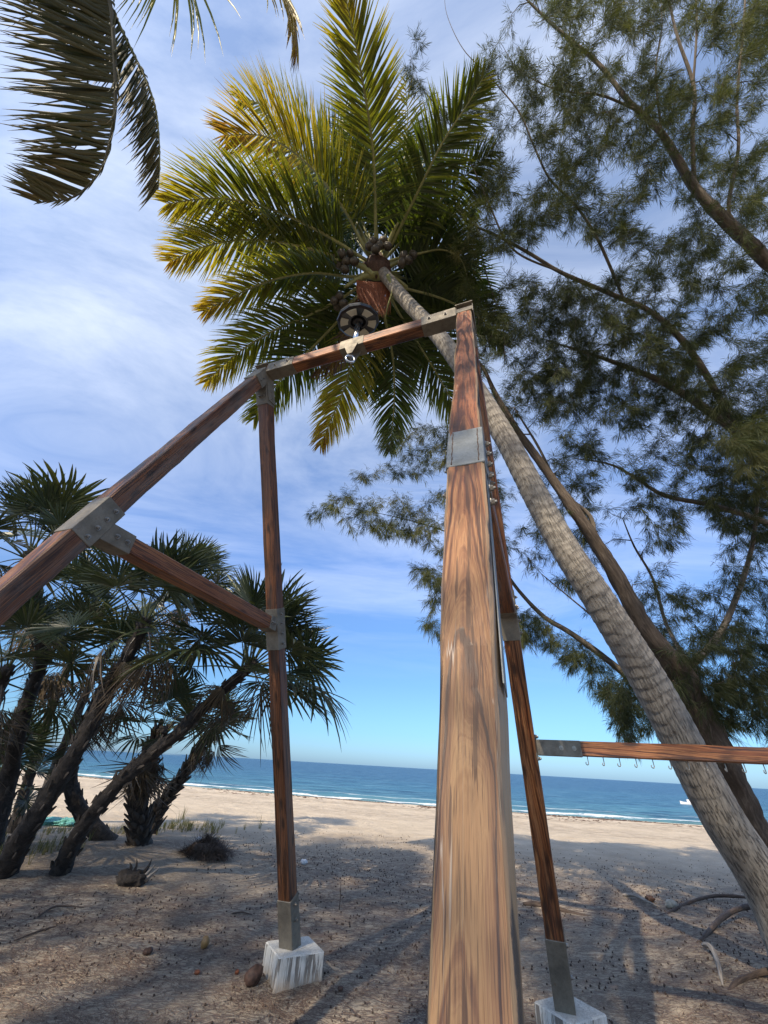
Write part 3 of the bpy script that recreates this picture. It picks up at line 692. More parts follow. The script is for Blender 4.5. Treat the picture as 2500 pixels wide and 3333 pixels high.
# apex brackets: leg head sleeves, side gusset plates, ridge caps, beam end sleeves
def prism(poly, A, ex, ey, en, t0, t1):
    v = [A + ex * x + ey * y + en * t0 for x, y in poly] + [A + ex * x + ey * y + en * t1 for x, y in poly]; n = len(poly)
    f = [tuple(range(n))[::-1], tuple(range(n, 2 * n))] + [(i, (i + 1) % n, n + (i + 1) % n, n + i) for i in range(n)]
    return [tuple(p) for p in v], f
UP = Vector((0, 0, 1))
for A in (AL, AR):
    inner = 1 if A is AL else -1
    for side in (-1, 1):
        D = (leg_pt(A, side, 0) - A).normalized(); w_ = W if side < 0 else W - .008
        if A is AR and side < 0:
            sleeve(A, D, UB, 2.61, 2.90, W + .004, W + .004, [], mat=m_galv2, label='speckled steel splice on the near leg')
            o, _m = sleeve(A, D, UB, .02, .16, W + .002, W + .004, [])
            for sy_ in (-.052, .052):
                Mz = frame_m(A, D, UB); sx_ = 1 if (Mz.to_3x3() @ Vector((1, 0, 0))).dot(-NB) > 0 else -1
                bz = [(sx_ * (W / 2 + .0055), sy_ + .0012 * math.sin(k * 1.3), 2.622 + .0140 * k) for k in range(20)]
                v, f, uv = tube(bz, [.0025 + .0006 * math.sin(k * 2.1) for k in range(20)], 6); mk('weld_bead', v, f, m_rust, fr, Mw=Mz)
            # hex bolts sticking out of the splice sides
            Mw = frame_m(A, D, UB)
            for k in range(6):
                for s_ in (1, -1):
                    if s_ < 0 and k % 2: continue
                    P = Mw @ Vector((.0, s_ * (W / 2 + .008), 2.64 + .085 * k)); bolt(o, P, Mw.to_3x3() @ Vector((0, s_, 0)))
            continue
        zz_ = (.24, .33) if side > 0 else (.19, .26)
        o, _m = sleeve(A, D, UB, .02, .40 if side > 0 else .30, w_ + .004, w_ + .004,
               [('y' + ('+' if inner > 0 else '-'), .0, zz_[0]), ('y' + ('+' if inner > 0 else '-'), 0, zz_[1])] +
               ([('x-', -.03, .30), ('x-', .03, .30)] if side > 0 else []))
    # gusset plates both sides of the apex, following the A
    c1 = (leg_pt(A, 1, 0) - A).normalized(); c0 = (leg_pt(A, -1, 0) - A).normalized()
    if A is AL:
        poly = [(-.0, .075), (c0.dot(NB) * .30 - .074, -.27 + .02), (c0.dot(NB) * .30 + .045, -.30), (.0, -.155), (c1.dot(NB) * .36 - .05, -.345), (c1.dot(NB) * .36 + .068, -.315), (.03, .075)]
    else:
        poly = [(-.06, .078), (-.13, -.17), (.0, -.20), (.14, -.17), (.06, .078)]
    for s_ in (1, -1):
        t0 = s_ * (W / 2 + .0065); v, f = prism(poly, A, NB, UP, UB, t0, t0 + s_ * .006)
        if s_ < 0: f = [q[::-1] for q in f]
        mk('gusset_plate', v, f, m_galv, fr, smooth=False)
    # ridge cap
    v, f = prism([(-.088, .060), (.088, .060), (.088, .068), (.0, .094), (-.088, .068)], A, NB, UP, UB, -W / 2 - .014, W / 2 + .014)
    mk('ridge_cap', v, f, m_galv, fr, smooth=False)
    S = A + UB * inner * (W / 2 + .0145)
    sleeve(S, UB * inner, UP, 0, .33 if inner > 0 else .34, .125, .125, [('x' + ('-' if inner > 0 else '+'), .0, .10), ('x' + ('-' if inner > 0 else '+'), .01, .26),
            ('x' + ('+' if inner > 0 else '-'), .0, .10), ('x' + ('+' if inner > 0 else '-'), .01, .26)], pr=.006, label='steel sleeve at the end of the top beam')
# middle sleeve with the hanging lug, swivel and ring
MID = AL + UB * (LB * .49)
mo, mM = sleeve(MID, UB, UP, -.14, .13, .125, .125, [], pr=.006, label='middle sleeve of the top beam carrying the swivel ring')
fcx = -NB
v, f = prism([(-.075, -.055), (.075, -.055), (.026, -.20), (-.026, -.20)], MID - NB * .072, UB, UP, -NB, 0, .007); mk('lug', v, f, m_galv, fr, smooth=False)
v, f = prism([(-.075, -.0715), (.075, -.0715), (.026, -.20), (-.026, -.20)], MID + NB * .02, UB, UP, -NB, 0, .007); mk('lug', v, f, m_galv, fr, smooth=False)
rc = MID - NB * .05 + Vector((0, 0, -.255)); a_ = np.linspace(0, 2 * np.pi, 29)
ringp = [rc + (UB * .8 + NB * .6).normalized() * (.045 * math.cos(t)) + UP * (.050 * math.sin(t)) for t in a_]
v, f, uv = tube([tuple(p) for p in ringp], .010, 8, False); swv = mk('swivel_ring', v, f, m_chrome, fr)
v, f, uv = tube([tuple(rc + UP * .05), tuple(rc + UP * .075), tuple(rc + UP * .10)], [.016, .02, .014], 10); mk('swivel', v, f, m_galv, fr)
# feet: steel shoes
for A in (AL, AR):
    D = (A - leg_pt(A, 1, 0)).normalized(); z0 = FOOT / D.z
    B_ = leg_pt(A, 1, 0)
    sleeve(B_, D, UB, z0 - .03, z0 + (.40 if A is AL else .47), W - .004, W - .004,
           [('y+', 0, z0 + .22), ('y+', 0, z0 + .34)] if A is AL else [('y+', 0, z0 + .2), ('y+', 0, z0 + .4)], label='steel shoe at the foot of the leg')
# galvanised strips that run down the inner side of the near leg
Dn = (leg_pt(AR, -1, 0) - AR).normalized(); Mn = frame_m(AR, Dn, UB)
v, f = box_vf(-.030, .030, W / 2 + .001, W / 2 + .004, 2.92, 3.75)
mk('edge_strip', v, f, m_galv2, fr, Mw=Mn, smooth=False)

# hook rail running off to the right from the far right leg
HP = leg_pt(AR, 1, 1.79); HQ = at(1659, 1634, 2.62)
HD = (HQ - HP); HD.z = 0; HD.normalize(); HP = HP + HD * .06; HP.z = 1.785
HN = UP.cross(HD).normalized()
timber('hook_rail', HP + HD * .30, HP + HD * 3.1, .09, .098, m_red, UP, seed=15)
sleeve(HP, HD, UP, .012, .33, .09, .098, [('x' + s_, 0, z) for z in (.19, .28) for s_ in '+-'], pr=.004, label='steel sleeve joining the hook rail to the leg')
v, f = prism([(-.045, -.085), (.045, -.085), (.045, .085), (-.045, .085)], HP, HN, UP, HD, 0, .010); pl = mk('end_plate', v, f, m_galv, fr, smooth=False)
for sx in (-1, 1):
    for sz in (-1, 1): bolt(pl, HP + HN * (.03 * sx) + UP * (.074 * sz) + HD * .0105, HD)
hk_a = np.linspace(-.5 * math.pi, .75 * math.pi, 10)
hv_ = [(0, 0, .004), (0, 0, -.022), (0, 0, -.040)] + [(-.0, .013 - .013 * math.cos(t + .5 * math.pi), -.052 - .013 * math.sin(t + .5 * math.pi) + .0) for t in hk_a]
v, f, uv = tube([(p[0], p[1] * .75, p[2] * .8) for p in hv_], .003, 6); hook_src = None
for k in range(15):
    P = HP + HD * (.362 + .1065 * k) + UP * (-.049)
    rz = Matrix.Rotation(R(60 + 60 * rng.random()), 4, 'Z')
    Mw = Matrix.Translation(P) @ rz
    if hook_src is None: hook_src = mk('hook', v, f, m_bolt, fr, Mw=Mw)
    else: share(hook_src, 'hook', fr, Mw)
# end post of the hook rail beyond the frame
EPp = HP + HD * 3.17
timber('post', Vector((EPp.x, EPp.y, -.1)), Vector((EPp.x, EPp.y, 1.9)), .13, .13, m_post, HD, seed=16)

# concrete footings
def footing(A, w1, w2, label):
    c = leg_pt(A, 1, FOOT); v, f = box_vf(-w1 / 2, w1 / 2, -w2 / 2, w2 / 2, -.12, FOOT, .008)
    # subdivide sides for a slightly crumbly face
    import bmesh
    bm = bmesh.new(); vs_ = [bm.verts.new(p) for p in v]
    for q in f: bm.faces.new([vs_[i] for i in q])
    bmesh.ops.subdivide_edges(bm, edges=[e for e in bm.edges if e.calc_length() > .1], cuts=14, use_grid_fill=True)
    for w in bm.verts:
        if w.co.z < FOOT - .02:
            d = fbm(np.array([[w.co.x * 14, w.co.y * 14, w.co.z * 5]]), 3, 5)[0]; k = max(0, (.06 - w.co.z)) * .35
            w.co.x += (w.co.x * 1.0) * (d * .025 + k); w.co.y += (w.co.y) * (d * .025 + k)
    me = bpy.data.meshes.new('concrete_footing'); bm.to_mesh(me); bm.free(); me.materials.append(m_block)
    o = bpy.data.objects.new('concrete_footing', me); col.objects.link(o)
    m = Matrix.Translation(Vector((c.x, c.y, 0)) + UB * .03 + NB * .03) @ Matrix.Rotation(R(28), 4, 'Z')
    place(o, None, m); return tag(o, label, 'footing', 'white concrete blocks under the far legs')
footing(AL, .42, .40, 'white concrete block with dark runs down its sides under the left far leg')
footing(AR, .36, .34, 'white concrete block half out of view under the right far leg')

# solar lamp on the beam
LP = MID + UP * .07
lt_ = thing('solar_lamp', LP, 'black round solar lamp with pale panels on a short steel pole above the top beam', 'lamp')
tilt = Matrix.Rotation(R(16), 3, UB) @ Matrix.Rotation(R(-3), 3, NB); ax = (tilt @ UP).normalized()
v, f, uv = tube([tuple(LP + UP * z) for z in (0, .18, .36)], .030, 16); mk('pole', v, f, m_chrome, lt_)
LC = LP + UP * .40; LM = frame_m(LC, ax, UB)
mb = MB()
def disc(mb, r0, r1, z0, z1, n=12):
    a = np.linspace(0, 2 * np.pi, n + 1)[:-1]
    v = [(r * math.cos(t), r * math.sin(t), z) for r, z in ((r0, z0), (r1, z1)) for t in a]
    mb.add(v, [(i, (i + 1) % n, n + (i + 1) % n, n + i) for i in range(n)])
LR = .235
for (r0, z0), (r1, z1) in zip([(.001, .05), (.05, .05), (.08, .03), (.09, .0), (LR - .025, -.012), (LR, .0), (LR + .004, .02), (LR - .01, .05), (.1, .085), (.001, .09)][:-1],
                              [(.05, .05), (.08, .03), (.09, .0), (LR - .025, -.012), (LR, .0), (LR + .004, .02), (LR - .01, .05), (.1, .085), (.001, .09)]):
    disc(mb, r0, r1, z0, z1, 24 if r1 < .1 else 12) if (r0 > .0005 and abs(r1 - r0) >= 0) else None
mk('lamp_head', np.vstack(mb.v), mb.f, m_black, lt_, Mw=LM, smooth=False)
mb = MB(); disc(mb, .035, .035, -.10, .05, 16); disc(mb, .035, .055, -.02, .0, 16); disc(mb, .055, .06, .0, .05, 16)
mk('collar', np.vstack(mb.v), mb.f, m_black, lt_, Mw=LM, smooth=True)
for k in range(6):
    a0, a1 = k * math.pi / 3 + R(13 + 30), k * math.pi / 3 + R(47 + 30)
    aa_ = np.linspace(a0, a1, 5); r0, r1 = .115, .200
    zf = lambda r: -.0 - .012 * (r - .09) / (LR - .115) - .006
    v = [(r * math.cos(t), r * math.sin(t), zf(r) + dz) for dz in (-.003, .006) for r in (r0, r1) for t in aa_]
    f = [(i, i + 1, 5 + i + 1, 5 + i) for i in range(4)] + [(10 + i, 15 + i, 16 + i, 11 + i) for i in range(4)] + [(i, 10 + i, 11 + i, i + 1) for i in range(4)] + [(5 + i, 6 + i, 16 + i, 15 + i) for i in range(4)] + [(0, 5, 15, 10), (4, 14, 19, 9)]
    mk('light_panel', v, f, m_lens, lt_, Mw=LM, smooth=False)

# ------------------------------------------------------------------ coconut palms
def fold_leaflets(mb, base, dirs, up, lens, wid, tin, droop, seg=4):
    """leaflets as folded straps; arrays of k"""
    k = len(base); g = np.array([0, 0, -1.])
    T = dirs / np.linalg.norm(dirs, axis=1)[:, None]
    side = np.cross(T, up); side /= np.linalg.norm(side, axis=1)[:, None] + 1e-9
    P = base.copy(); rows = []; ws = [.5, 1.0, .85, .5, .04] if seg == 4 else [.6, 1, .6, .04]
    for j in range(seg + 1):
        w = wid * ws[j]; nrm = np.cross(side, T)
        rows.append((P - side * w[:, None] * .5 , P + nrm * (w * .25)[:, None], P + side * w[:, None] * .5))
        T = T + g * (droop * (.4 + .6 * j))[:, None]; T /= np.linalg.norm(T, axis=1)[:, None]
        side = side - T * (side * T).sum(1)[:, None]; side /= np.linalg.norm(side, axis=1)[:, None] + 1e-9
        P = P + T * (lens / seg)[:, None]
    V = np.stack([np.stack(r, 1) for r in rows], 1)       # k, seg+1, 3, 3
    nv = (seg + 1) * 3; base_i = np.arange(k)[:, None] * nv; q = []
    for j in range(seg):
        for c in range(2):
            a = j * 3 + c; q.append(np.stack([base_i[:, 0] + a, base_i[:, 0] + a + 1, base_i[:, 0] + a + 4, base_i[:, 0] + a + 3], 1))
    F = np.concatenate(q); tt = tin[:, None] + np.linspace(0, .16, seg + 1)[None]; tt = np.repeat(tt[..., None], 3, 2)
    return V.reshape(-1, 3), F, tt.reshape(-1)
def frond(root, pts, ll=.85, npair=95, tint0=.12, tint1=.6, droop=.16, twist=0.0, mat=None, rmat=None, wid=.042, rr=.028, bare=.15, gap=0.0, seed=0, tipfan=.25, noisy=.12, up=None, ang0=68, ang1=26, sides=(1, -1), curl=0.0):
    """pts: world polyline of the midrib, base first"""
    mat = mat or m_frond; rmat = rmat or m_rachis; r_ = np.random.default_rng(seed + 100)
    P = spline(pts, .06); n = len(P); Lc = np.concatenate([[0], np.cumsum(np.linalg.norm(np.diff(P, axis=0), axis=1))]); u = Lc / Lc[-1]
    v, f, uv = tube(P, rr * (1 - u) ** .8 + .004, 6, True)
    fo = mk('frond', v, f, rmat, root, anchor=tuple(P[0]))
    T = np.gradient(P, axis=0); T /= np.linalg.norm(T, axis=1)[:, None]
    t = bare + (1 - bare) * (np.arange(npair) + .5) / npair; t = np.minimum(.998, t ** .95)
    VV = []; FF = []; TT = []; nn = 0
    for s_ in sides:
        tj = np.clip(t + r_.normal(0, .003, npair), bare, .999)
        B = np.stack([np.interp(tj, u, P[:, i]) for i in range(3)], 1); Tt = np.stack([np.interp(tj, u, T[:, i]) for i in range(3)], 1)
        upv = np.array(up if up is not None else (0, 0, 1.), float)
        Nn = upv[None] - Tt * (Tt @ upv)[:, None]; bad = np.linalg.norm(Nn, axis=1) < .25
        Nn[bad] += np.array([0.1, -.5, 0]); Nn -= Tt * (Nn * Tt).sum(1)[:, None]; Nn /= np.linalg.norm(Nn, axis=1)[:, None]
        S = np.cross(Tt, Nn)
        tw = twist + curl * tj
        c_, s2 = np.cos(tw)[:, None], np.sin(tw)[:, None]
        S2 = S * c_ + Nn * s2; N2 = Nn * c_ - S * s2
        w = (tj - bare) / (1 - bare)
        ang = np.radians(ang0 + (ang1 - ang0) * w ** 1.3 + r_.normal(0, 5, npair))
        D = Tt * np.cos(ang)[:, None] + S2 * (s_ * np.sin(ang))[:, None] + N2 * (.22 + r_.normal(0, .07, npair))[:, None]
        D += r_.normal(0, noisy * .35, (npair, 3))
        prof = np.interp(w, [0, .12, .45, .75, .93, 1], [.62, .92, 1.0, .80, .50, tipfan])
        ln = ll * prof * (1 + r_.normal(0, .06, npair))
        # low-frequency clumping: leaflets gather and split as wind-worn fronds do
        cl = np.interp(tj * 14 + seed, np.arange(60), r_.normal(0, .09, 60)); D += Tt * cl[:, None]
        keep = r_.random(npair) > gap
        ti = tint0 + (tint1 - tint0) * w ** 1.4 + r_.normal(0, noisy * .5, npair)
        V, F, TTn = fold_leaflets(None, B[keep], D[keep], N2[keep], ln[keep], np.full(keep.sum(), wid) * np.interp(w[keep], [0, .3, 1], [.8, 1, .6]), ti[keep], (droop * (1 + r_.normal(0, .25, npair)))[keep])
        VV.append(V); FF.append(F + nn); TT.append(TTn); nn += len(V)
    o = mk('leaflets', np.vstack(VV), np.vstack(FF), mat, fo, tint=np.concatenate(TT), smooth=True); o['kind'] = 'stuff'
    return fo
def palm_trunk(root, pts, seed=0):
    P = spline(pts, .012); rad = P[:, 3]
    def rf(L, A):
        wob = vnoise(np.stack(np.broadcast_arrays(L * 1.1, np.cos(A) * .8, np.sin(A) * .8), -1), seed)
        ph = (L / .115 + wob * 1.1) % 1.0
        q = np.stack(np.broadcast_arrays(L * 4, np.cos(A) * 1.5, np.sin(A) * 1.5), -1)
        fade = np.clip((L - 1.3) / 1.6, .10, 1)
        return 1 + fade * (.040 * (1 - ph) ** 1.2 - .02) + .035 * fbm(q * .7, 3, seed + 5)
    v, f, uv = tube(P[:, :3], rad, 44, True, rfun=rf)
    return mk('trunk', v, f, m_ptrunk, root, uv=uv, anchor=(P[0][0], P[0][1], 0))
g0 = on_ground(1760, 2165)
palm = thing('coconut_palm', (g0.x, g0.y, 0), 'leaning coconut palm with ringed grey trunk and green and yellow fronds over the frame', 'palm tree')
tp_ = [(at(1790, 2230, proj(g0)[2] - .02), .25), (at(1672, 1950, 3.66), .205), (at(1548, 1745, 3.72), .186), (at(1418, 1500, 3.85), .172), (at(1308, 1318, 4.0), .155), (at(1200, 1150, 4.25), .142),
       (at(1082, 930, 4.8), .130), (at(965, 748, 5.5), .116), (at(875, 648, 6.25), .105), (at(828, 590, 6.75), .10)]
palm_trunk(palm, [(*p, r_) for p, r_ in tp_], 3)
HUB = at(815, 575, 6.95)
def F2(pts, **k):
    return frond(palm, [tuple(HUB + (at(*pts[0]) - HUB) * .3)] + [tuple(at(*p)) for p in pts], **k)
# (1659-wide sketch positions and metres from the lens)
F2([(812, 520, 6.6), (806, 330, 6.0), (775, 130, 5.3), (735, -60, 4.8)], seed=1, ll=0.77, tint0=0.21, tint1=0.57, twist=.1, npair=144, droop=.10, wid=.036)
F2([(790, 530, 6.8), (720, 420, 6.9), (640, 310, 7.0), (560, 225, 7.1), (515, 215, 7.2)], seed=2, ll=0.98, tint0=0.24, tint1=0.50, twist=.4, npair=132)
F2([(790, 540, 6.7), (735, 440, 6.5), (660, 350, 6.4), (575, 295, 6.4), (485, 292, 6.5)], seed=3, ll=1.08, tint0=0.34, tint1=0.79, twist=.35, npair=144, noisy=.2)
F2([(780, 555, 6.7), (690, 500, 6.6), (580, 450, 6.5), (470, 428, 6.5), (362, 440, 6.6)], seed=4, ll=1.06, tint0=0.22, tint1=0.55, twist=.15, npair=150)
F2([(775, 570, 6.9), (660, 535, 6.9), (550, 518, 7.0), (450, 530, 7.0), (368, 565, 7.1)], seed=5, ll=0.99, tint0=0.24, tint1=0.65, twist=.2, npair=144)
F2([(765, 598, 6.9), (680, 590, 6.8), (600, 602, 6.7), (530, 628, 6.7), (440, 672, 6.7)], seed=6, ll=0.77, tint0=0.24, tint1=0.73, twist=.3, npair=120)
F2([(760, 630, 7.0), (680, 675, 7.1), (590, 715, 7.2), (510, 765, 7.3), (445, 825, 7.4)], seed=7, ll=0.81, tint0=0.18, tint1=0.67, twist=.1, npair=132)
F2([(760, 660, 7.2), (700, 725, 7.4), (640, 785, 7.6), (590, 840, 7.8), (548, 905, 8.0)], seed=8, ll=0.92, tint0=0.08, tint1=0.38, twist=0, npair=132)
F2([(785, 680, 7.3), (765, 760, 7.6), (745, 835, 7.8), (718, 900, 8.0), (692, 962, 8.1)], seed=9, ll=0.79, tint0=0.32, tint1=0.80, twist=-.1, npair=120)
F2([(830, 680, 7.4), (848, 770, 7.8), (852, 850, 8.1), (848, 915, 8.3), (842, 972, 8.5)], seed=10, ll=0.81, tint0=0.00, tint1=0.21, twist=0, npair=120)
F2([(855, 665, 7.4), (905, 745, 7.7), (945, 810, 7.9), (972, 860, 8.0), (990, 910, 8.1)], seed=11, ll=0.89, tint0=0.06, tint1=0.38, twist=.1, npair=120)
F2([(870, 620, 7.2), (940, 640, 7.3), (1000, 665, 7.4), (1055, 700, 7.5), (1088, 745, 7.5)], seed=12, ll=0.75, tint0=0.00, tint1=0.16, twist=.2, npair=120)
F2([(870, 600, 7.4), (920, 610, 7.8), (975, 640, 8.1), (1010, 680, 8.3)], seed=13, ll=0.87, tint0=0.00, tint1=0.12, twist=.2, npair=108)
F2([(855, 560, 7.0), (905, 548, 7.0), (955, 540, 7.1), (995, 560, 7.1), (1012, 605, 7.1)], seed=14, ll=0.87, tint0=0.00, tint1=0.12, twist=.3, npair=108, droop=.3)
F2([(845, 530, 6.8), (895, 430, 6.4), (955, 310, 6.0), (1010, 225, 5.8), (1045, 165, 5.7)], seed=15, ll=0.77, tint0=0.08, tint1=0.31, twist=-.1, npair=138, gap=.12, noisy=.2)
F2([(850, 540, 7.1), (915, 470, 7.0), (985, 400, 7.0), (1065, 325, 7.0)], seed=16, ll=0.84, tint0=0.06, tint1=0.21, twist=-.2, npair=126, gap=.25, droop=.32, noisy=.3)
F2([(830, 520, 7.2), (862, 400, 7.2), (880, 290, 7.2), (876, 175, 7.2)], seed=17, ll=0.62, tint0=0.11, tint1=0.60, twist=.2, npair=108, gap=.35, droop=.35, noisy=.3)
F2([(800, 530, 7.3), (765, 430, 7.4), (730, 340, 7.5), (690, 270, 7.6)], seed=18, ll=0.98, tint0=0.01, tint1=0.21, twist=.2, npair=120)
F2([(790, 545, 7.4), (730, 470, 7.7), (650, 410, 8.0), (560, 385, 8.3)], seed=19, ll=0.99, tint0=0.16, tint1=0.38, twist=.3, npair=120)
F2([(835, 530, 7.3), (880, 450, 7.5), (910, 370, 7.7), (925, 290, 7.9)], seed=20, ll=0.99, tint0=0.00, tint1=0.12, npair=120, droop=.25, noisy=.25)
F2([(770, 560, 7.4), (700, 545, 7.8), (640, 560, 8.1), (590, 600, 8.4)], seed=21, ll=0.87, tint0=0.01, tint1=0.12, npair=108)
F2([(845, 600, 7.6), (880, 690, 8.0), (905, 770, 8.4)], seed=22, ll=0.99, tint0=0.00, tint1=0.08, npair=96)
F2([(770, 640, 7.6), (720, 690, 8.0), (690, 740, 8.4)], seed=23, ll=0.87, tint0=0.00, tint1=0.12, npair=96)
F2([(780, 670, 6.9), (755, 735, 6.9), (725, 775, 6.9), (680, 812, 6.9)], seed=24, ll=0.42, tint0=0.98, tint1=1.00, npair=84, gap=.2, droop=.4, noisy=.4, mat=m_frond_old, rmat=m_rachis_old)['label'] = 'dead brown frond hanging below the top beam'
F2([(860, 590, 7.3), (930, 575, 7.7), (1000, 590, 8.0), (1050, 640, 8.2)], seed=25, ll=.95, tint0=0, tint1=.15, npair=110, twist=.3)
F2([(850, 640, 7.5), (920, 700, 7.9), (980, 770, 8.2), (1020, 850, 8.4)], seed=26, ll=.9, tint0=0, tint1=.2, npair=110)
F2([(810, 690, 7.5), (800, 770, 8.0), (798, 850, 8.4)], seed=27, ll=.85, tint0=.02, tint1=.3, npair=90)
F2([(800, 520, 7.3), (785, 420, 7.4), (760, 310, 7.4), (745, 230, 7.4)], seed=28, ll=.9, tint0=.05, tint1=.35, npair=110)
F2([(845, 545, 7.4), (900, 490, 7.6), (970, 460, 7.9), (1030, 450, 8.1)], seed=29, ll=.9, tint0=0, tint1=.2, npair=110, droop=.25)
# leaf bases splayed from the hub
for k, (px, py, tt) in enumerate([(770, 480, 6.7), (720, 560, 6.6), (745, 620, 6.7), (812, 470, 6.6), (860, 480, 6.6), (890, 560, 6.8), (880, 620, 6.9), (800, 640, 6.9)]):
    Q = at(px, py, tt); P_ = [HUB + Vector((0, 0, -.35)), HUB.lerp(Q, .3) + Vector((0, 0, -.12)), HUB.lerp(Q, .65), Q]
    P = spline([tuple(p) for p in P_], .08); v, f, uv = tube(P, np.linspace(.075, .022, len(P)), 8, rough=.12, seed=k); mk('leaf_base', v, f, m_rachis, palm)
# coconuts in clusters round the hub
import bmesh
def blob(r, sub=2, squash=(1, 1, 1.2), nz=.08, seed=0, fr_=2.5):
    bm = bmesh.new(); bmesh.ops.create_icosphere(bm, subdivisions=sub, radius=1)
    v = np.array([w.co[:] for w in bm.verts]); f = np.array([[w.index for w in q.verts] for q in bm.faces]); bm.free()
    v = v * (1 + nz * fbm(v * fr_ + seed, 3, seed))[:, None] * r * np.array(squash); return v, f
v, f = blob(.072, 3, (1, 1, 1.25), .14, 1); nut0 = None
for k, (px, py, tt) in enumerate([(738, 548, 6.6), (748, 565, 6.6), (733, 572, 6.7), (756, 548, 6.7), (745, 582, 6.6), (724, 560, 6.8), (765, 565, 6.6), (806, 522, 6.6), (820, 530, 6.6), (812, 538, 6.5), (828, 520, 6.7), (799, 532, 6.6), (838, 532, 6.6),
                                (872, 552, 6.7), (882, 562, 6.7), (868, 568, 6.7), (892, 550, 6.8), (733, 640, 6.8), (722, 650, 6.8), (742, 655, 6.8), (730, 662, 6.9)]):
    Mw = Matrix.Translation(at(px, py, tt)) @ Matrix.Rotation(rng.random() * 6, 4, 'Z') @ Matrix.Rotation(R(20 + 40 * rng.random()), 4, 'X')
    if nut0 is None: nut0 = mk('coconut', v, f, m_nutdark, palm, Mw=Mw)
    else: share(nut0, 'coconut', palm, Mw)
# orange fibrous sheath hanging under the crown
mb = MB(); r_ = np.random.default_rng(5); A0 = [at(770, 605, 6.75), at(843, 612, 6.75)]
vv = []; ff = []
for k in range(420):
    a = r_.random(); P0 = A0[0].lerp(A0[1], a); P1 = at(778 + 62 * a + r_.normal(0, 3), 640 + 44 * (1 - abs(a - .82)) + r_.normal(0, 4), 6.55)
    m_ = P0.lerp(P1, .5) + Vector(r_.normal(0, .02, 3)); d = (P1 - P0).normalized(); sd2 = d.cross(cF).normalized() * .004
    i = len(vv); vv += [P0 - sd2, P0 + sd2, m_ + sd2, m_ - sd2, P1]; ff += [(i, i + 1, i + 2, i + 3), (i + 3, i + 2, i + 4)]
o = mk('fibre_sheath', [tuple(p) for p in vv], ff, m_fibre, palm, smooth=False); o['kind'] = 'stuff'
P = spline([tuple(at(838, 595, 6.5)), tuple(at(848, 625, 6.4)), tuple(at(838, 660, 6.4)), tuple(at(832, 690, 6.5))], .05); v, f, uv = tube(P, np.linspace(.035, .006, len(P)), 7); mk('spathe', v, f, m_rachis, palm)
v, f = blob(.30, 3, (1, 1, 1.1), .22, 4, 4); mk('crown_heart', v * .8 + np.array(HUB) - np.array([0, 0, .1]), f, m_husk, palm)

# second coconut palm, its stem behind the viewer, fronds hanging into the top left corner
H2 = Vector((-2.9, -1.7, 8.6))
palm2 = thing('coconut_palm', (-4.2, -3.4, 0), 'coconut palm of which only long drooping fronds show in the top left corner', 'palm tree')
palm_trunk(palm2, [(-4.2, -3.4, -.1, .22), (-4.0, -3.1, 2, .17), (-3.7, -2.6, 4.2, .15), (-3.3, -2.1, 6.4, .13), (-2.95, -1.75, 8.4, .11)], 9)
def F3(pts, **k): return frond(palm2, [tuple(H2), tuple(H2.lerp(at(*pts[0]), .5) + Vector((0, 0, .35)))] + [tuple(at(*p)) for p in pts], **k)
VW = tuple(-cF)
P31 = [(190, -110, 3.3), (236, 0, 3.35), (246, 110, 3.37), (249, 230, 3.4), (236, 310, 3.42), (214, 372, 3.45), (160, 425, 3.5), (80, 437, 3.5)]
F3(P31, seed=31, ll=.92, tint0=.1, tint1=.45, npair=250, mat=m_frond_old, rmat=m_rachis_old, wid=.044, up=VW, ang0=165, ang1=28, droop=.06, noisy=.16, sides=(1,), rr=.03, gap=.02, bare=.22)
F3([(x, y, t + .02) for x, y, t in P31], seed=36, ll=.30, tint0=.1, tint1=.5, npair=120, mat=m_frond_old, rmat=m_rachis_old, wid=.022, up=VW, ang0=25, ang1=20, droop=.3, noisy=.2, sides=(-1,), rr=.01, gap=.3, bare=.22)
F3([(x - 60, y - 20, t + .25) for x, y, t in P31[:5]] + [(150, 340, 3.75)], seed=38, ll=.75, tint0=.2, tint1=.5, npair=90, mat=m_frond_old, rmat=m_rachis_old, wid=.028, up=VW, ang0=125, ang1=60, droop=.12, noisy=.35, sides=(1,), rr=.02, gap=.35, bare=.22)
P32 = [(190, -90, 3.7), (232, 0, 3.7), (280, 100, 3.7), (318, 180, 3.7), (338, 248, 3.7), (345, 340, 3.72), (342, 405, 3.75)]
F3(P32, seed=32, ll=.74, tint0=.05, tint1=.5, npair=230, wid=.036, up=VW, ang0=70, ang1=22, droop=.10, sides=(1,), rr=.022, mat=m_frond_old, bare=.22, tipfan=.4)
F3([(x, y, t + .02) for x, y, t in P32], seed=37, ll=.18, tint0=.05, tint1=.6, npair=130, wid=.02, up=VW, ang0=20, ang1=12, droop=.3, sides=(-1,), rr=.01, mat=m_frond_old, bare=.22)
F3([(380, -110, 3.75), (480, -110, 3.75), (560, -80, 3.75), (615, -20, 3.78), (636, 40, 3.8), (643, 95, 3.85)], seed=33, ll=1.1, tint0=.2, tint1=.82, npair=170, wid=.026, up=VW, ang0=58, ang1=8, droop=.16, sides=(1,), bare=.25, tipfan=.3)
for k, (dx_, dy_, dz_) in enumerate([(-3, .6, .2), (-2.6, -2, .4), (-.6, -3.2, .6)]):
    E_ = H2 + Vector((dx_, dy_, dz_ - .9)); frond(palm2, [tuple(H2), tuple(H2.lerp(E_, .45) + Vector((0, 0, .8))), tuple(E_)], seed=40 + k, npair=70, tint0=.1, tint1=.5)
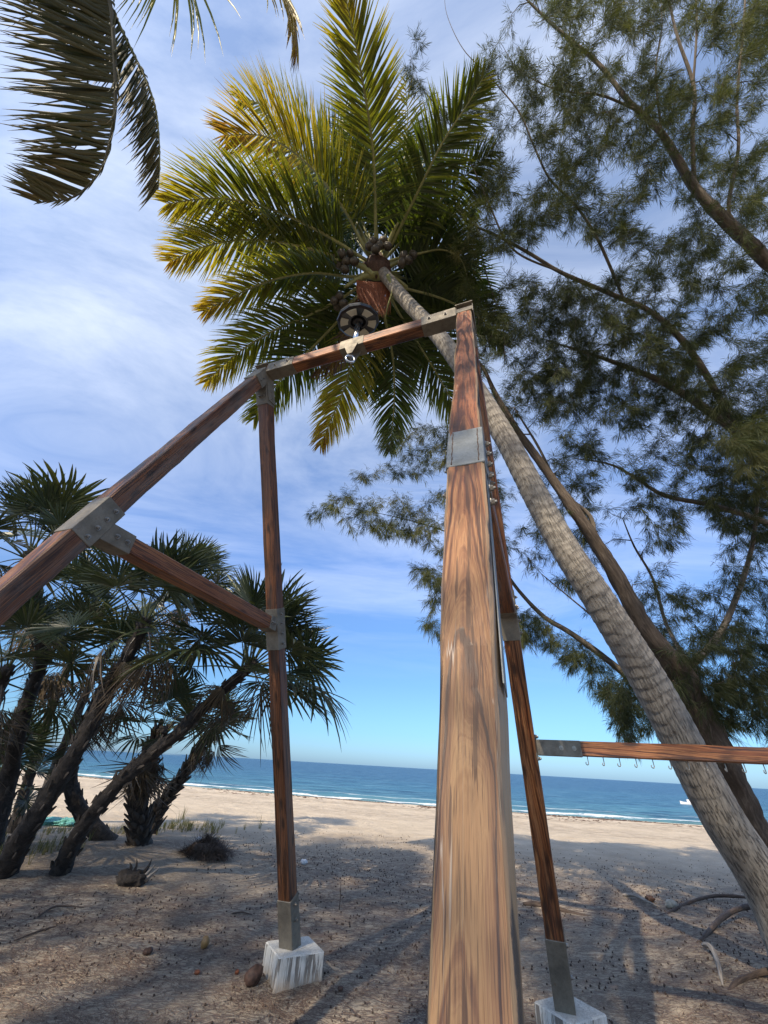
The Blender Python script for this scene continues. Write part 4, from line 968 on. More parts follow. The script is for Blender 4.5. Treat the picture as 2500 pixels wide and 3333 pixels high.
# ------------------------------------------------------------------ casuarinas
def poly_sample(poly, n, r_):
    poly = np.array(poly, float); lo, hi = poly.min(0), poly.max(0); out = []
    while len(out) < n:
        p = lo + (hi - lo) * r_.random((n * 2, 2)); x, y = p[:, 0], p[:, 1]; ins = np.zeros(len(p), bool); j = len(poly) - 1
        for i in range(len(poly)):
            xi, yi = poly[i]; xj, yj = poly[j]
            c = ((yi > y) != (yj > y)) & (x < (xj - xi) * (y - yi) / (yj - yi + 1e-12) + xi); ins ^= c; j = i
        out += p[ins].tolist()
    return np.array(out[:n])
def casuarina(root, limbs, clouds, seed, bark=None, twig_r=.006, ndl=1.0):
    """limbs: list of (name, [(pt, radius)...], material); clouds: (poly, n, t0, t1, tint, ragged)"""
    r_ = np.random.default_rng(seed); nodes = []; nrad = []; ndir = []
    for nm, pts, mt, lab in limbs:
        P = spline([(*p, r * (.56 if mt is m_cas_limb else .72)) for p, r in pts], .10)
        v, f, uv = tube(P[:, :3], P[:, 3], 20 if P[0, 3] > .08 else 10, True, rough=.30 if P[0, 3] > .1 else .15, seed=seed + len(nodes))
        o = mk(nm, v, f, mt, root, uv=uv)
        if lab: o['label'] = lab
        T = np.gradient(P[:, :3], axis=0); T /= np.linalg.norm(T, axis=1)[:, None]
        sel = P[:, 3] < .12
        nodes += P[sel, :3].tolist(); nrad += P[sel, 3].tolist(); ndir += T[sel].tolist()
    nodes = np.array(nodes); nrad = np.array(nrad); ndir = np.array(ndir)
    vv = []; ff = []; nn = 0; tw = []
    for (poly, n, t0, t1, tint, hole) in clouds:
        pp = poly_sample(poly, n * 3, r_)
        dens = fbm(np.stack([pp[:, 0] / 95, pp[:, 1] / 95, np.full(len(pp), seed * 3.1)], 1), 3, seed)
        pp = pp[dens > np.quantile(dens, hole * .75)][:int(n * 1.75)]
        A = np.array([list(at(x, y, t0 + (t1 - t0) * r_.random())) for x, y in pp])
        # nearest attractors first
        d = np.array([np.min(np.linalg.norm(nodes - a, axis=1)) for a in A]); A = A[np.argsort(d)]
        for a in A:
            dd = np.linalg.norm(nodes - a, axis=1); j = int(np.argmin(dd + .8 * np.maximum(0, -(ndir * (a - nodes)).sum(1))))
            S = nodes[j]; L = np.linalg.norm(a - S)
            if L < .12: continue
            m_ = max(3, int(L / .13) + 1); u = np.linspace(0, 1, m_)[:, None]
            d0 = ndir[j] * .6 + (a - S) / L; d0 /= np.linalg.norm(d0); c1 = S + d0 * L * .45 + np.array([0, 0, .10 * L]) + r_.normal(0, .06 * L, 3)
            C = (1 - u) ** 2 * S + 2 * u * (1 - u) * c1 + u * u * a
            C[1:-1] += r_.normal(0, .018, C[1:-1].shape)
            r0 = min(nrad[j] * .75, twig_r * (1 + 1.6 * L)); rad = np.linspace(r0, .0022, m_)
            v, f, uv = tube(C, rad, 5, False); vv.append((v, f)); 
            T = np.gradient(C, axis=0); T /= np.linalg.norm(T, axis=1)[:, None] + 1e-9
            nodes = np.vstack([nodes, C[1:]]); nrad = np.concatenate([nrad, rad[1:]]); ndir = np.vstack([ndir, T[1:]])
            tw.append((C, T, tint))
    allv = []; allf = []; k = 0; alluv = []
    for v, f in vv:
        allv.append(v); alluv.append(v[:, :2] * 3); allf += [tuple(i + k for i in q) for q in f]; k += len(v)
    if allv:
        o = mk('twigs', np.vstack(allv), allf, m_twig, root, uv=np.vstack(alluv)); o['kind'] = 'stuff'
    # needle sprays: side shoots along each twig, each carrying drooping needles
    Pb = []; Db = []; Tb = []
    for C, T, tint in tw:
        L = np.linalg.norm(np.diff(C, axis=0), axis=1).sum(); ns = int(6 + 11 * min(1.6, L))
        u = 1 - r_.random(ns) ** 1.3 * min(1, .9 / L + .25); u = np.clip(u, 0, 1) * (len(C) - 1)
        i = np.minimum(u.astype(int), len(C) - 2); w = (u - i)[:, None]
        Pb.append(C[i] * (1 - w) + C[i + 1] * w); d = T[i] * .7 + r_.normal(0, .55, (ns, 3)); Db.append(d / np.linalg.norm(d, axis=1)[:, None]); Tb.append(np.full(ns, tint) + r_.normal(0, .10))
    Pb = np.vstack(Pb); Db = np.vstack(Db); Tb = np.concatenate(Tb)
    m_ = int(19 * ndl); ns = len(Pb)
    sl = .05 + .17 * r_.random(ns)
    u = r_.random((ns, m_)); B = Pb[:, None] + Db[:, None] * (u * sl[:, None])[..., None] + np.array([0, 0, -.10]) * ((u * sl[:, None]) ** 2)[..., None] * 3
    D = Db[:, None] * .9 + r_.normal(0, .42, (ns, m_, 3)) + np.array([0, 0, -.40]); D /= np.linalg.norm(D, axis=2)[..., None]
    ln = (.07 + .10 * r_.random((ns, m_)))[..., None]
    B = B.reshape(-1, 3); D = D.reshape(-1, 3); ln = ln.reshape(-1, 1)
    sd_ = np.cross(D, r_.normal(0, 1, D.shape)); sd_ /= np.linalg.norm(sd_, axis=1)[:, None] + 1e-9; wd = .0030
    mid = B + D * ln * .55 + np.array([0, 0, -.012]); tip = B + D * ln + np.array([0, 0, -.045]) * (ln / .15)
    K = len(B); V = np.stack([B, mid + sd_ * wd, tip, mid - sd_ * wd], 1).reshape(-1, 3)
    F = np.arange(K * 4).reshape(-1, 4)
    tt = np.repeat(np.repeat(Tb, m_), 4)
    o = mk('needles', V, F, m_needle, root, tint=tt, smooth=False); o['kind'] = 'stuff'
    # small round cones on the older twigs
    nc = int(ns * .10); ii = r_.integers(0, ns, nc); Pc = Pb[ii] + r_.normal(0, .012, (nc, 3)); rc_ = .007 + .004 * r_.random(nc)
    oc = np.array([[1, 0, 0], [-1, 0, 0], [0, 1, 0], [0, -1, 0], [0, 0, 1.3], [0, 0, -1.3]]); of = np.array([[0, 2, 4], [2, 1, 4], [1, 3, 4], [3, 0, 4], [2, 0, 5], [1, 2, 5], [3, 1, 5], [0, 3, 5]])
    V = (Pc[:, None] + oc[None] * rc_[:, None, None]).reshape(-1, 3); F = (np.arange(nc)[:, None, None] * 6 + of[None]).reshape(-1, 3)
    o = mk('cones', V, F, m_cone, root); o['kind'] = 'stuff'
m_twig = simple('dark twig bark', (.075, .058, .045), .8, 0, .3, 8)
m_cone = simple('brown cones', (.06, .038, .027), .8, 0, .4, 50)
def LB_(nm, pts, mt, lab=None): return (nm, [(at(x, y, t), r) for x, y, t, r in pts], mt, lab)

g1 = on_ground(1765, 2005)
cas1 = thing('casuarina_tree', (g1.x, g1.y, 0), 'rough barked casuarina leaning close behind the palm trunk, one bough reaching left over the beach', 'tree')
t1 = proj(g1)[2]
limbs = [
 ('trunk', [(at(1765, 2060, t1 - .05), .42), (at(1715, 1960, t1 + .05), .33), (at(1622, 1790, 5.35), .29), (at(1558, 1650, 5.3), .28), (at(1503, 1535, 5.3), .27), (at(1462, 1450, 5.35), .235),
            (at(1395, 1362, 5.4), .18), (at(1343, 1265, 5.5), .15), (at(1295, 1185, 5.6), .13), (at(1243, 1106, 5.7), .115), (at(1190, 1030, 5.9), .09), (at(1118, 930, 6.1), .07), (at(1070, 850, 6.3), .05), (at(1040, 790, 6.5), .038), (at(985, 740, 6.7), .018)], m_cas, None),
 LB_('limb', [(1520, 1560, 5.6, .09), (1440, 1540, 6.2, .11), (1345, 1452, 6.4, .10), (1240, 1372, 6.6, .085), (1175, 1332, 6.8, .07), (1120, 1275, 7.0, .055), (1075, 1215, 7.2, .04), (1010, 1170, 7.4, .028), (940, 1140, 7.6, .022), (860, 1118, 7.8, .014), (760, 1098, 8.0, .008), (700, 1098, 8.1, .005)], m_cas_limb, 'low bough reaching left over the beach'),
 LB_('limb', [(1285, 1170, 5.6, .05), (1275, 1115, 5.75, .055), (1215, 1065, 5.9, .05), (1190, 1020, 6.1, .045), (1160, 960, 6.3, .035), (1110, 880, 6.6, .02)], m_cas_limb),
 LB_('limb', [(1490, 1440, 5.4, .10), (1560, 1360, 5.9, .08), (1620, 1200, 6.2, .06), (1640, 1050, 6.4, .04)], m_cas_limb),
 LB_('limb', [(1440, 1540, 6.2, .05), (1380, 1450, 6.2, .05), (1320, 1370, 6.3, .045), (1290, 1340, 6.3, .03), (1230, 1290, 6.4, .02), (1170, 1240, 6.5, .012)], m_cas_limb),
 LB_('limb', [(1490, 1440, 5.5, .07), (1440, 1350, 6.4, .05), (1410, 1250, 6.8, .04), (1370, 1180, 7.0, .03), (1345, 1120, 7.2, .015)], m_cas_limb),
]
clouds = [
 ([(668, 1108), (720, 1075), (790, 1060), (770, 1010), (840, 930), (960, 920), (1085, 1000), (1090, 1260), (1000, 1230), (900, 1170), (780, 1150), (700, 1130)], 190, 6.6, 8.0, .72, .30),
 ([(880, 1230), (960, 1220), (1100, 1290), (1330, 1440), (1345, 1560), (1180, 1400), (960, 1390), (905, 1340), (945, 1280)], 120, 6.2, 7.6, .55, .25),
 ([(1040, 560), (1190, 620), (1500, 900), (1659, 1130), (1659, 1420), (1500, 1400), (1340, 1350), (1120, 1200), (1060, 900), (1000, 700)], 290, 5.6, 8.2, .25, .38),
 ([(1300, 1480), (1460, 1380), (1659, 1340), (1720, 1420), (1690, 1640), (1590, 1600), (1480, 1540), (1340, 1600)], 230, 4.9, 6.6, .12, .15),
 ([(960, 420), (1060, 520), (1070, 800), (1010, 720), (985, 560)], 30, 6.5, 8.0, .7, .2),
]
casuarina(cas1, limbs, clouds, 21)

T2 = Vector((9.2, 6.4, 0))
cas2 = thing('casuarina_tree', T2, 'grey limbed casuarina spreading in from the right edge and filling the upper right sky', 'tree')
def V_(x, y, t, r): return (at(x, y, t), r)
trunk2 = [((9.2, 6.4, -.1), .42), ((8.9, 6.3, 1.6), .33), ((8.5, 6.1, 3.2), .29), ((8.1, 5.8, 4.6), .26)]
limbs = [
 ('trunk', [(Vector(p), r) for p, r in trunk2] + [V_(1800, 720, 6.4, .20), V_(1659, 566, 6.2, .165), V_(1560, 470, 6.2, .145), V_(1495, 398, 6.3, .12), V_(1430, 290, 6.4, .09), V_(1355, 215, 6.6, .07), V_(1290, 135, 6.8, .055), V_(1190, 50, 7.0, .04), V_(1080, -60, 7.2, .02)], m_cas_limb, None),
 ('limb', [(Vector(trunk2[1][0]) + Vector((-.1, 0, .6)), .17), V_(1760, 1080, 6.6, .17), V_(1659, 985, 6.6, .15), V_(1595, 935, 6.6, .135), V_(1455, 838, 6.7, .10), V_(1347, 790, 6.8, .07), V_(1260, 760, 6.9, .045), V_(1180, 735, 7.0, .02)], m_cas_limb, None),
 LB_('limb', [(1595, 935, 6.6, .10), (1500, 770, 6.6, .09), (1415, 680, 6.7, .08), (1320, 635, 6.8, .07), (1215, 590, 6.9, .058), (1140, 545, 7.0, .05), (1075, 510, 7.1, .042), (1030, 490, 7.2, .03), (992, 462, 7.3, .018), (960, 430, 7.4, .008)], m_cas_limb),
 LB_('limb', [(1345, 640, 6.8, .045), (1290, 515, 6.8, .042), (1240, 440, 6.8, .036), (1187, 386, 6.8, .032), (1151, 310, 6.9, .027), (1120, 240, 6.9, .023), (1055, 163, 7.0, .016), (1000, 105, 7.1, .011), (965, 30, 7.2, .008), (960, -30, 7.2, .005)], m_cas_limb),
 LB_('limb', [(1580, 490, 6.2, .05), (1574, 440, 6.2, .05), (1595, 320, 6.2, .042), (1592, 215, 6.3, .036), (1606, 60, 6.4, .028), (1612, -60, 6.5, .02)], m_cas_limb),
 LB_('limb', [(1500, 405, 6.3, .06), (1496, 290, 6.3, .055), (1499, 190, 6.4, .05), (1462, 75, 6.5, .036), (1436, -40, 6.6, .025)], m_cas_limb),
 LB_('limb', [(1496, 200, 6.4, .035), (1505, 60, 6.4, .028), (1500, -50, 6.5, .02)], m_cas_limb),
 LB_('limb', [(1430, 290, 6.4, .035), (1420, 210, 6.5, .03), (1417, 140, 6.6, .025), (1430, 60, 6.7, .015), (1425, -30, 6.8, .008)], m_cas_limb),
 LB_('limb', [(1380, 240, 6.5, .035), (1300, 206, 6.6, .032), (1240, 200, 6.7, .026), (1180, 185, 6.8, .018), (1120, 150, 6.9, .01), (1080, 90, 7.0, .006)], m_cas_limb),
 ('limb', [(Vector(trunk2[1][0]), .14), V_(1780, 1190, 6.3, .13), V_(1659, 1130, 6.3, .095), V_(1540, 1092, 6.4, .075), V_(1435, 1070, 6.5, .06), V_(1370, 1030, 6.6, .045), V_(1315, 1002, 6.7, .03), V_(1240, 990, 6.8, .015)], m_cas_limb, None),
 LB_('limb', [(1030, 490, 7.2, .02), (1050, 590, 7.2, .02), (1085, 700, 7.2, .016), (1090, 780, 7.1, .012)], m_cas_limb),
 LB_('limb', [(1215, 590, 6.9, .03), (1110, 540, 6.6, .03), (1060, 450, 6.6, .026), (1030, 380, 6.7, .02), (960, 250, 6.8, .012), (905, 180, 6.9, .007), (885, 110, 6.9, .004)], m_cas_limb),
]
clouds = [
 ([(1100, -60), (1720, -60), (1720, 520), (1640, 560), (1560, 470), (1420, 330), (1330, 210), (1200, 130)], 330, 5.4, 8.0, .55, .32),
 ([(1090, 30), (1200, 130), (1330, 230), (1480, 420), (1600, 560), (1720, 640), (1720, 960), (1600, 940), (1420, 800), (1200, 600), (1000, 520), (1020, 380), (1130, 330)], 560, 5.4, 8.0, .42, .30),
 ([(1150, 560), (1450, 760), (1600, 900), (1700, 1060), (1690, 1200), (1500, 1100), (1250, 980), (1130, 860), (1100, 700)], 310, 5.6, 8.0, .28, .30),
 ([(870, 120), (900, 60), (920, 200), (1000, 200), (1080, 60), (1120, 140), (1060, 420), (990, 520), (960, 420), (900, 260)], 60, 6.4, 7.4, .35, .2),
 ([(1560, 930), (1720, 900), (1720, 1120), (1620, 1080)], 60, 4.6, 5.6, .75, .1),
 ([(1340, 100), (1420, 60), (1490, 180), (1490, 330), (1400, 260)], 30, 6, 7, .5, .2),
]
casuarina(cas2, limbs, clouds, 33)

# ------------------------------------------------------------------ fan palms
def fan_leaf_mesh(name, seed, nseg=30, spread=235, R0=.86, pet=.95, droop=.25, fold=.25, tint=.2, dead=0.0):
    r_ = np.random.default_rng(seed); vv = []; ff = []; tt = []
    # petiole along +X from 0 to pet, slightly bowed
    P = spline([(0, 0, 0), (pet * .5, 0, .05), (pet, 0, 0)], .12); v, f, uv = tube(P, np.linspace(.016, .008, len(P)), 5)
    vv += v.tolist(); ff += [tuple(q) for q in f]; tt += [.45 + .5 * dead] * len(v)
    a0 = -math.radians(spread) / 2
    for k in range(nseg):
        a = a0 + math.radians(spread) * (k + .5) / nseg + r_.normal(0, .018)
        da = math.radians(spread) / nseg * .53
        L = R0 * (.72 + .28 * math.cos(a * .62)) * (1 + r_.normal(0, .05)); sp_ = .42 + .08 * r_.random()
        tl = tint + r_.normal(0, .05)
        dr = droop * (1 + r_.normal(0, .35)); zf = fold * abs(math.sin(a / 2)) 
        side = 1 if k % 2 else -1
        def pt(r, off, lift=0):
            aa_ = a + off; rr_ = r; bend = -dr * (r / R0) ** 2.2 * R0
            return (pet + rr_ * math.cos(aa_), rr_ * math.sin(aa_), zf * r + bend + lift)
        i = len(vv); w_ = da * .98
        rs = [.03, sp_ * .9 * L, .70 * L, .88 * L, L]
        hw = [w_, w_, w_ * .50, w_ * .25, .002]
        wob = r_.normal(0, .05 + .25 * dead)
        for j, (r, h_) in enumerate(zip(rs, hw)):
            o_ = wob * max(0, (r / L - .4)) ; lf = .012 if 0 < j < 4 else 0
            vv += [pt(r, o_ - h_), pt(r, o_, -lf * (1 if j < 3 else .4)), pt(r, o_ + h_)]; tt += [tl + .10 * r / L + (.25 if j == 4 else 0)] * 3
        for j in range(4):
            for c in (0, 1):
                q = i + j * 3 + c; ff.append((q, q + 1, q + 4, q + 3))
    me_o = mk(name, vv, ff, m_fan, None, Mw=Matrix.Identity(4), tint=tt, smooth=False); me = me_o.data
    WM.pop(me_o.name, None); bpy.data.objects.remove(me_o); return me
fan_live = [fan_leaf_mesh('fan_leaf', 60 + k, tint=.02 + .07 * k, droop=.10 + .09 * k, fold=.2 + .1 * (k % 3), spread=215 + 12 * k, R0=.62 + .05 * k) for k in range(5)]
fan_dead = [fan_leaf_mesh('dead_fan_leaf', 80 + k, tint=.72 + .08 * k, droop=.9 + .3 * k, fold=-.3, spread=150 - 15 * k, R0=.6, nseg=24, pet=.6, dead=1.0) for k in range(3)]
def fan_palm(pts, label, nlive, ndead, seed, stubs=70, rad=.13, size=1.0, skirt=1.0, rough=.22, lean=None, hang=0):
    r_ = np.random.default_rng(seed); base = Vector(pts[0]); crown = Vector(pts[-1])
    root = thing('fan_palm', (base.x, base.y, gz(base.x, base.y)), label, 'palm tree', 'fan palms leaning at the left')
    P = spline([tuple(p) for p in pts], .05); n = len(P); u = np.linspace(0, 1, n)
    rd = .86 * rad * (1.25 - .45 * u + .4 * np.exp(-u * 14)); v, f, uv = tube(P, rd, 18, True, rough=rough, seed=seed)
    mk('trunk', v, f, m_fantrunk, root, uv=uv)
    T = (P[-1] - P[-6]); T = Vector(T.tolist()).normalized()
    if stubs:                                             # old leaf bases clasping the stem
        sv = []; sf = []
        for k in range(stubs):
            q = .06 + .92 * k / stubs; i = min(n - 2, int(q * n)); c = P[i]; t_ = P[i + 1] - P[i]; t_ /= np.linalg.norm(t_)
            a = k * 2.399; x = np.cross(t_, [0, .3, 1.]); x /= np.linalg.norm(x); y = np.cross(t_, x); o_ = x * math.cos(a) + y * math.sin(a); s_ = np.cross(t_, o_)
            big = 1.0 if stubs > 80 else .42; w = (.05 + .02 * r_.random()) * big; L = (.12 + .10 * r_.random()) * big; b = c + o_ * rd[i] * .85; e = b + o_ * L * .55 + t_ * L * .9
            j = len(sv); sv += [b - s_ * w, b + s_ * w, e + s_ * w * .35, e - s_ * w * .35, b - s_ * w * .6 + o_ * .03 - t_ * .05, b + s_ * w * .6 + o_ * .03 - t_ * .05, e + o_ * .02]
            sf += [(j, j + 1, j + 2, j + 3), (j + 4, j + 6, j + 5), (j, j + 3, j + 6, j + 4), (j + 1, j + 5, j + 6, j + 2)]
        st = mk('leaf_stubs', sv, sf, m_stub, root, smooth=False); st['kind'] = 'stuff'
    def put(me, nm, dirv, sc, roll):
        d = Vector(dirv).normalized(); up = Vector((0, 0, 1)); 
        y = up.cross(d); y = y.normalized() if y.length > .05 else Vector((0, 1, 0)); z = d.cross(y)
        m = Matrix.Identity(4)
        for i in range(3): m[i][0] = d[i]; m[i][1] = y[i]; m[i][2] = z[i]
        o = bpy.data.objects.new(nm, me); col.objects.link(o)
        start = crown - T * (.04 + .30 * r_.random())
        place(o, root, Matrix.Translation(start) @ m @ Matrix.Rotation(roll, 4, 'X') @ Matrix.Scale(sc, 4)); return o
    for k in range(nlive):
        az = k * 2.399 + r_.normal(0, .2); el = math.radians(np.interp(k / nlive, [0, .35, .75, 1], [78, 42, -2, -42]) + r_.normal(0, 8))
        d = Vector((math.cos(az) * math.cos(el), math.sin(az) * math.cos(el), math.sin(el))) + T * .35
        put(fan_live[int(r_.integers(0, 5))], 'fan_leaf', d, size * (.9 + .2 * r_.random()), r_.normal(0, .35))
    for k in range(ndead):
        az = k * 2.399 + 1 + r_.normal(0, .3); el = math.radians(-38 - 42 * r_.random())
        d = Vector((math.cos(az) * math.cos(el), math.sin(az) * math.cos(el), math.sin(el)))
        put(fan_dead[int(r_.integers(0, 3))], 'dead_fan_leaf', d, size * skirt * (.8 + .3 * r_.random()), r_.normal(0, .6))
    return root
m_stub = simple('old leaf base', (.055, .044, .035), .85, 0, .4, 14)
def B_(x, y): p = on_ground(x, y); p.z -= .08; return p
def seq(base, *pts):
    b = B_(*base); tb = proj(b)[2]
    return [b] + [at(x, y, tb + dt) for x, y, dt in pts]
fan_palm(seq((8, 1885), (50, 1805, .0), (103, 1722, .1), (165, 1622, .3), (218, 1520, .6), (285, 1400, .9), (318, 1335, 1.0)), 'fan palm with a long thick dark stem leaning right from the left edge', 20, 6, 1, rad=.125, rough=.3)
fan_palm(seq((128, 1882), (170, 1800, .0), (240, 1710, .1), (300, 1650, .2), (380, 1588, .3), (432, 1535, .5), (508, 1468, .8), (556, 1430, .9)), 'fan palm on a straight slanting stem whose crown of leaves stands out against the sky', 36, 4, 2, rad=.105, rough=.3, skirt=.8)
fan_palm(seq((240, 1815), (208, 1795, .0), (180, 1762, .0), (158, 1716, .0), (152, 1670, .1), (175, 1590, .2), (215, 1500, .4), (250, 1450, .5)), 'fan palm with a smooth stem curved like a bow rising behind the others', 9, 6, 3, rad=.125, rough=.12)
fan_palm(seq((306, 1822), (303, 1775, .0), (298, 1720, .0), (312, 1665, .1), (335, 1610, .2), (352, 1575, .2)), 'short fan palm with a shaggy upright stem beside the forked one', 11, 12, 4, stubs=90, rad=.15, size=.75)
fan_palm(seq((325, 1800), (345, 1745, .1), (385, 1690, .2), (415, 1645, .3), (440, 1605, .4), (475, 1570, .5)), 'fan palm with a scaly stem forking right, lowest of the leaning palms', 16, 6, 5, stubs=110, rad=.115, size=.68)
fan_palm(seq((-20, 1840), (15, 1700, .5), (38, 1590, .7), (65, 1500, .9), (90, 1400, 1.0), (62, 1190, 1.2)), 'tall fan palm at the far left whose crown rises above the others', 22, 6, 6, rad=.12, size=1.05)
fan_palm(seq((30, 1800), (60, 1690, .5), (95, 1580, .7), (130, 1480, .8), (165, 1400, .9)), 'thin stemmed fan palm behind the thick leaning stem', 9, 8, 7, rad=.10)
fan_palm(seq((75, 1790), (110, 1680, 1.0), (160, 1560, 1.2), (215, 1440, 1.3), (300, 1330, 1.4), (400, 1265, 1.5)), 'fan palm with its crown just under the cross rail', 13, 6, 8, rad=.10)
fan_palm(seq((-90, 1850), (-70, 1700, .3), (-40, 1580, .4), (0, 1480, .5), (20, 1440, .5)), 'fan palm cut by the left edge with low hanging leaves', 12, 8, 9, rad=.12)
fan_palm(seq((-60, 1800), (-10, 1650, 1.2), (60, 1500, 1.5), (110, 1380, 1.6), (130, 1300, 1.7)), 'fan palm full of dry brown leaves in the middle of the clump', 9, 9, 10, rad=.11)
fan_palm(seq((-40, 1830), (-30, 1770, 1.0), (-20, 1710, 1.1), (-5, 1680, 1.1)), 'low young fan palm with fresh leaves at the left edge', 18, 2, 11, rad=.09, size=.8)
# young palms and grass at the foot of the clump
def tuft(mb, P, n, h, sp, r_, wid=.004, t=(0, 1)):
    for k in range(n):
        a = r_.random() * 6.283; o_ = Vector((math.cos(a), math.sin(a), 0)); hh = h * (.5 + .7 * r_.random()); ln_ = sp * r_.random()
        b = Vector(P) + o_ * (.03 * r_.random()); m_ = b + o_ * ln_ * .4 + Vector((0, 0, hh * .65)); e = b + o_ * ln_ + Vector((0, 0, hh)); s_ = o_.cross(UP) * wid
        tt = t[0] + (t[1] - t[0]) * r_.random()
        mb.add([b - s_, b + s_, m_ + s_ * .8, m_ - s_ * .8, e], [(0, 1, 2, 3), (3, 2, 4)], t=[tt] * 5)
r_ = np.random.default_rng(77); mb = MB()
for k in range(230):
    c = (B_(400, 1790), B_(180, 1800), B_(60, 1840), B_(400, 1790))[k % 4]; p = c + Vector((r_.normal(0, .55), r_.normal(0, .45), 0)); p.z = gz(p.x, p.y)
    tuft(mb, p, 7, .16, .14, r_, .004, (.0, .9))
for k in range(420):                                       # short dry grass in the lower left
    x = r_.uniform(-2.6, .4); y = r_.uniform(2.0, 3.6)
    if r_.random() < .5 and fbm(np.array([[x * 1.5, y * 1.5, 3.]]), 2, 4)[0] < .0: continue
    tuft(mb, (x, y, gz(x, y) - .005), 5, .045, .05, r_, .0015, (.2, 1))
gr = mb.build('grass', m_grass, None, anchor=(0, 0, 0), smooth=False); tag(gr, 'sparse dry and green grass in the sand', 'grass', kind='stuff')
mb = MB()
for k in range(5):
    p = B_(*[(395, 1770), (372, 1790), (560, 1790), (60, 1830), (385, 1778)][k]); tuft(mb, p, 10, .38, .22, r_, .007, (.05, .6))
gr2 = mb.build('young_shoots', m_grass, None, anchor=(0, 0, 0), smooth=False); tag(gr2, 'taller green shoots beside the shaggy palm stems', 'shoots', kind='stuff')

# ------------------------------------------------------------------ things lying on the sand
r_ = np.random.default_rng(9)
def lying(name, px, py, mat, label, cat, r=.05, squash=(1, 1, 1), nz=.1, seed=1, sub=3, rot=(0, 0, 0), group=None, sink=.15, fr_=2.5):
    P = on_ground(px, py); v, f = blob(r, sub, squash, nz, seed, fr_)
    Mr = Matrix.Rotation(rot[2], 4, 'Z') @ Matrix.Rotation(rot[1], 4, 'Y') @ Matrix.Rotation(rot[0], 4, 'X')
    zs = [(Mr @ Vector(q)).z for q in v[::5].tolist()]
    o = mk(name, v, f, mat, None, Mw=Matrix.Translation(P + Vector((0, 0, -min(zs) - r * sink))) @ Mr); return tag(o, label, cat, group)
lying('coconut', 440, 2050, m_nut, 'tawny round coconut left of the white concrete block, standing on end', 'coconut', .040, (1, 1, 1.3), .16, 2, rot=(.2, .1, 0))
lying('coconut_husk', 545, 2128, m_husk, 'large dark brown coconut husk against the concrete block', 'coconut',  .062, (1.25, .95, 1.0), .22, 5, rot=(.2, -.5, .5), fr_=2)
lying('coconut_husk', 318, 2062, m_husk, 'small dark coconut husk lying farthest left of the block', 'coconut', .034, (1.3, 1, .8), .35, 6, rot=(.1, -.2, .6))
lying('coconut_shell', 425, 2105, m_fibre, 'tiny orange husk scrap in front of the tawny coconut', 'coconut', .020, (1.3, .9, .8), .35, 7)
lying('coconut_shell', 511, 2105, m_fibre, 'small reddish husk scrap just left of the big dark husk', 'coconut', .019, (.9, 1, .9), .35, 8)
lying('coconut_shell', 735, 2140, m_husk, 'small dark husk scrap right of the concrete block', 'coconut', .022, (1.2, 1, .7), .35, 9)
m_litterwhite = simple('white litter', (.62, .62, .64), .6, 0, .2, 12)
lying('plastic_scrap', 656, 1868, m_litterwhite, 'crumpled white plastic scrap right of the far left post', 'litter', .05, (1.2, .8, .8), .5, 10, fr_=4)
lying('plastic_scrap', 428, 1818, m_litterwhite, 'white plastic scrap behind the root mound', 'litter', .045, (1.2, .8, .9), .5, 11, fr_=4)
lying('stone', 1452, 1962, simple('pale coral stone', (.42, .38, .31), .9, 0, .3, 20, .006), 'pale lump of coral stone near the roots of the palm', 'stone', .075, (1.2, .8, .75), .35, 12, fr_=3.5)
lying('husk_clump', 1405, 1948, m_husk, 'small dark leafy clump next to the grey driftwood stick', 'debris', .06, (1.2, .9, .7), .5, 13, fr_=5)
def stick(name, pts, r, mat, label, cat, group=None, rough=.2, lift=None, seg=10):
    P = []
    for q in pts:
        p = on_ground(q[0], q[1]); p.z += (q[2] if len(q) > 2 else r * .4); P.append(tuple(p))
    S = spline(P, .03); n = len(S); rad = r * np.interp(np.linspace(0, 1, n), [0, .1, .8, 1], [.5, 1, .7, .25]); v, f, uv = tube(S, rad, seg, True, rough=rough, seed=int(pts[0][0]))
    o = mk(name, v, f, mat, None, uv=uv, anchor=P[0]); return tag(o, label, cat, group)
stick('driftwood_log', [(1130, 1955), (1170, 1958), (1205, 1966), (1250, 1975, -.01), (1310, 1982, -.03)], .036, m_rootdark, 'long dark half buried branch running behind the right far leg', 'branch')
stick('stick', [(1345, 1935), (1372, 1943, .05), (1400, 1955, .04), (1425, 1961)], .026, m_root, 'bent grey driftwood stick left of the pale stone', 'stick')
stick('root', [(1520, 2050, .03), (1540, 2065, .07), (1555, 2095, .06), (1562, 2130, .0)], .024, m_root, 'bleached knobbly root curving out of the sand in the lower right', 'root')
stick('root', [(1660, 1975, .12), (1600, 1985, .10), (1560, 2000, .06), (1515, 2030, .0), (1480, 2045, -.04)], .034, m_rootdark, 'thick brown root stretching left from the palm base', 'root')
stick('root', [(1640, 1960, .10), (1590, 1950, .08), (1540, 1945, .05), (1490, 1955, .03), (1430, 1975, -.01), (1350, 1990, -.03)], .024, m_rootdark, 'long low root running furthest left behind the brown one', 'root')
stick('root', [(1690, 2120, .08), (1640, 2110, .02), (1590, 2125, .0), (1560, 2150, -.04)], .028, m_rootdark, 'root surfacing at the lower right edge', 'root')
stick('stick', [(500 * 1, 1975, .005), (520, 1973, .012), (545, 1977, .005)], .008, m_rootdark, 'thin curved black stick left of the far left post', 'stick')
stick('stick', [(80, 1983, .01), (120, 1963, .02), (180, 1962, .01)], .011, m_rootdark, 'dark curved stick, upper of two at the lower left', 'stick')
stick('stick', [(30, 2035, .01), (80, 2015, .01), (125, 2002, .01)], .009, m_rootdark, 'dark thin stick, lower of two at the lower left', 'stick')
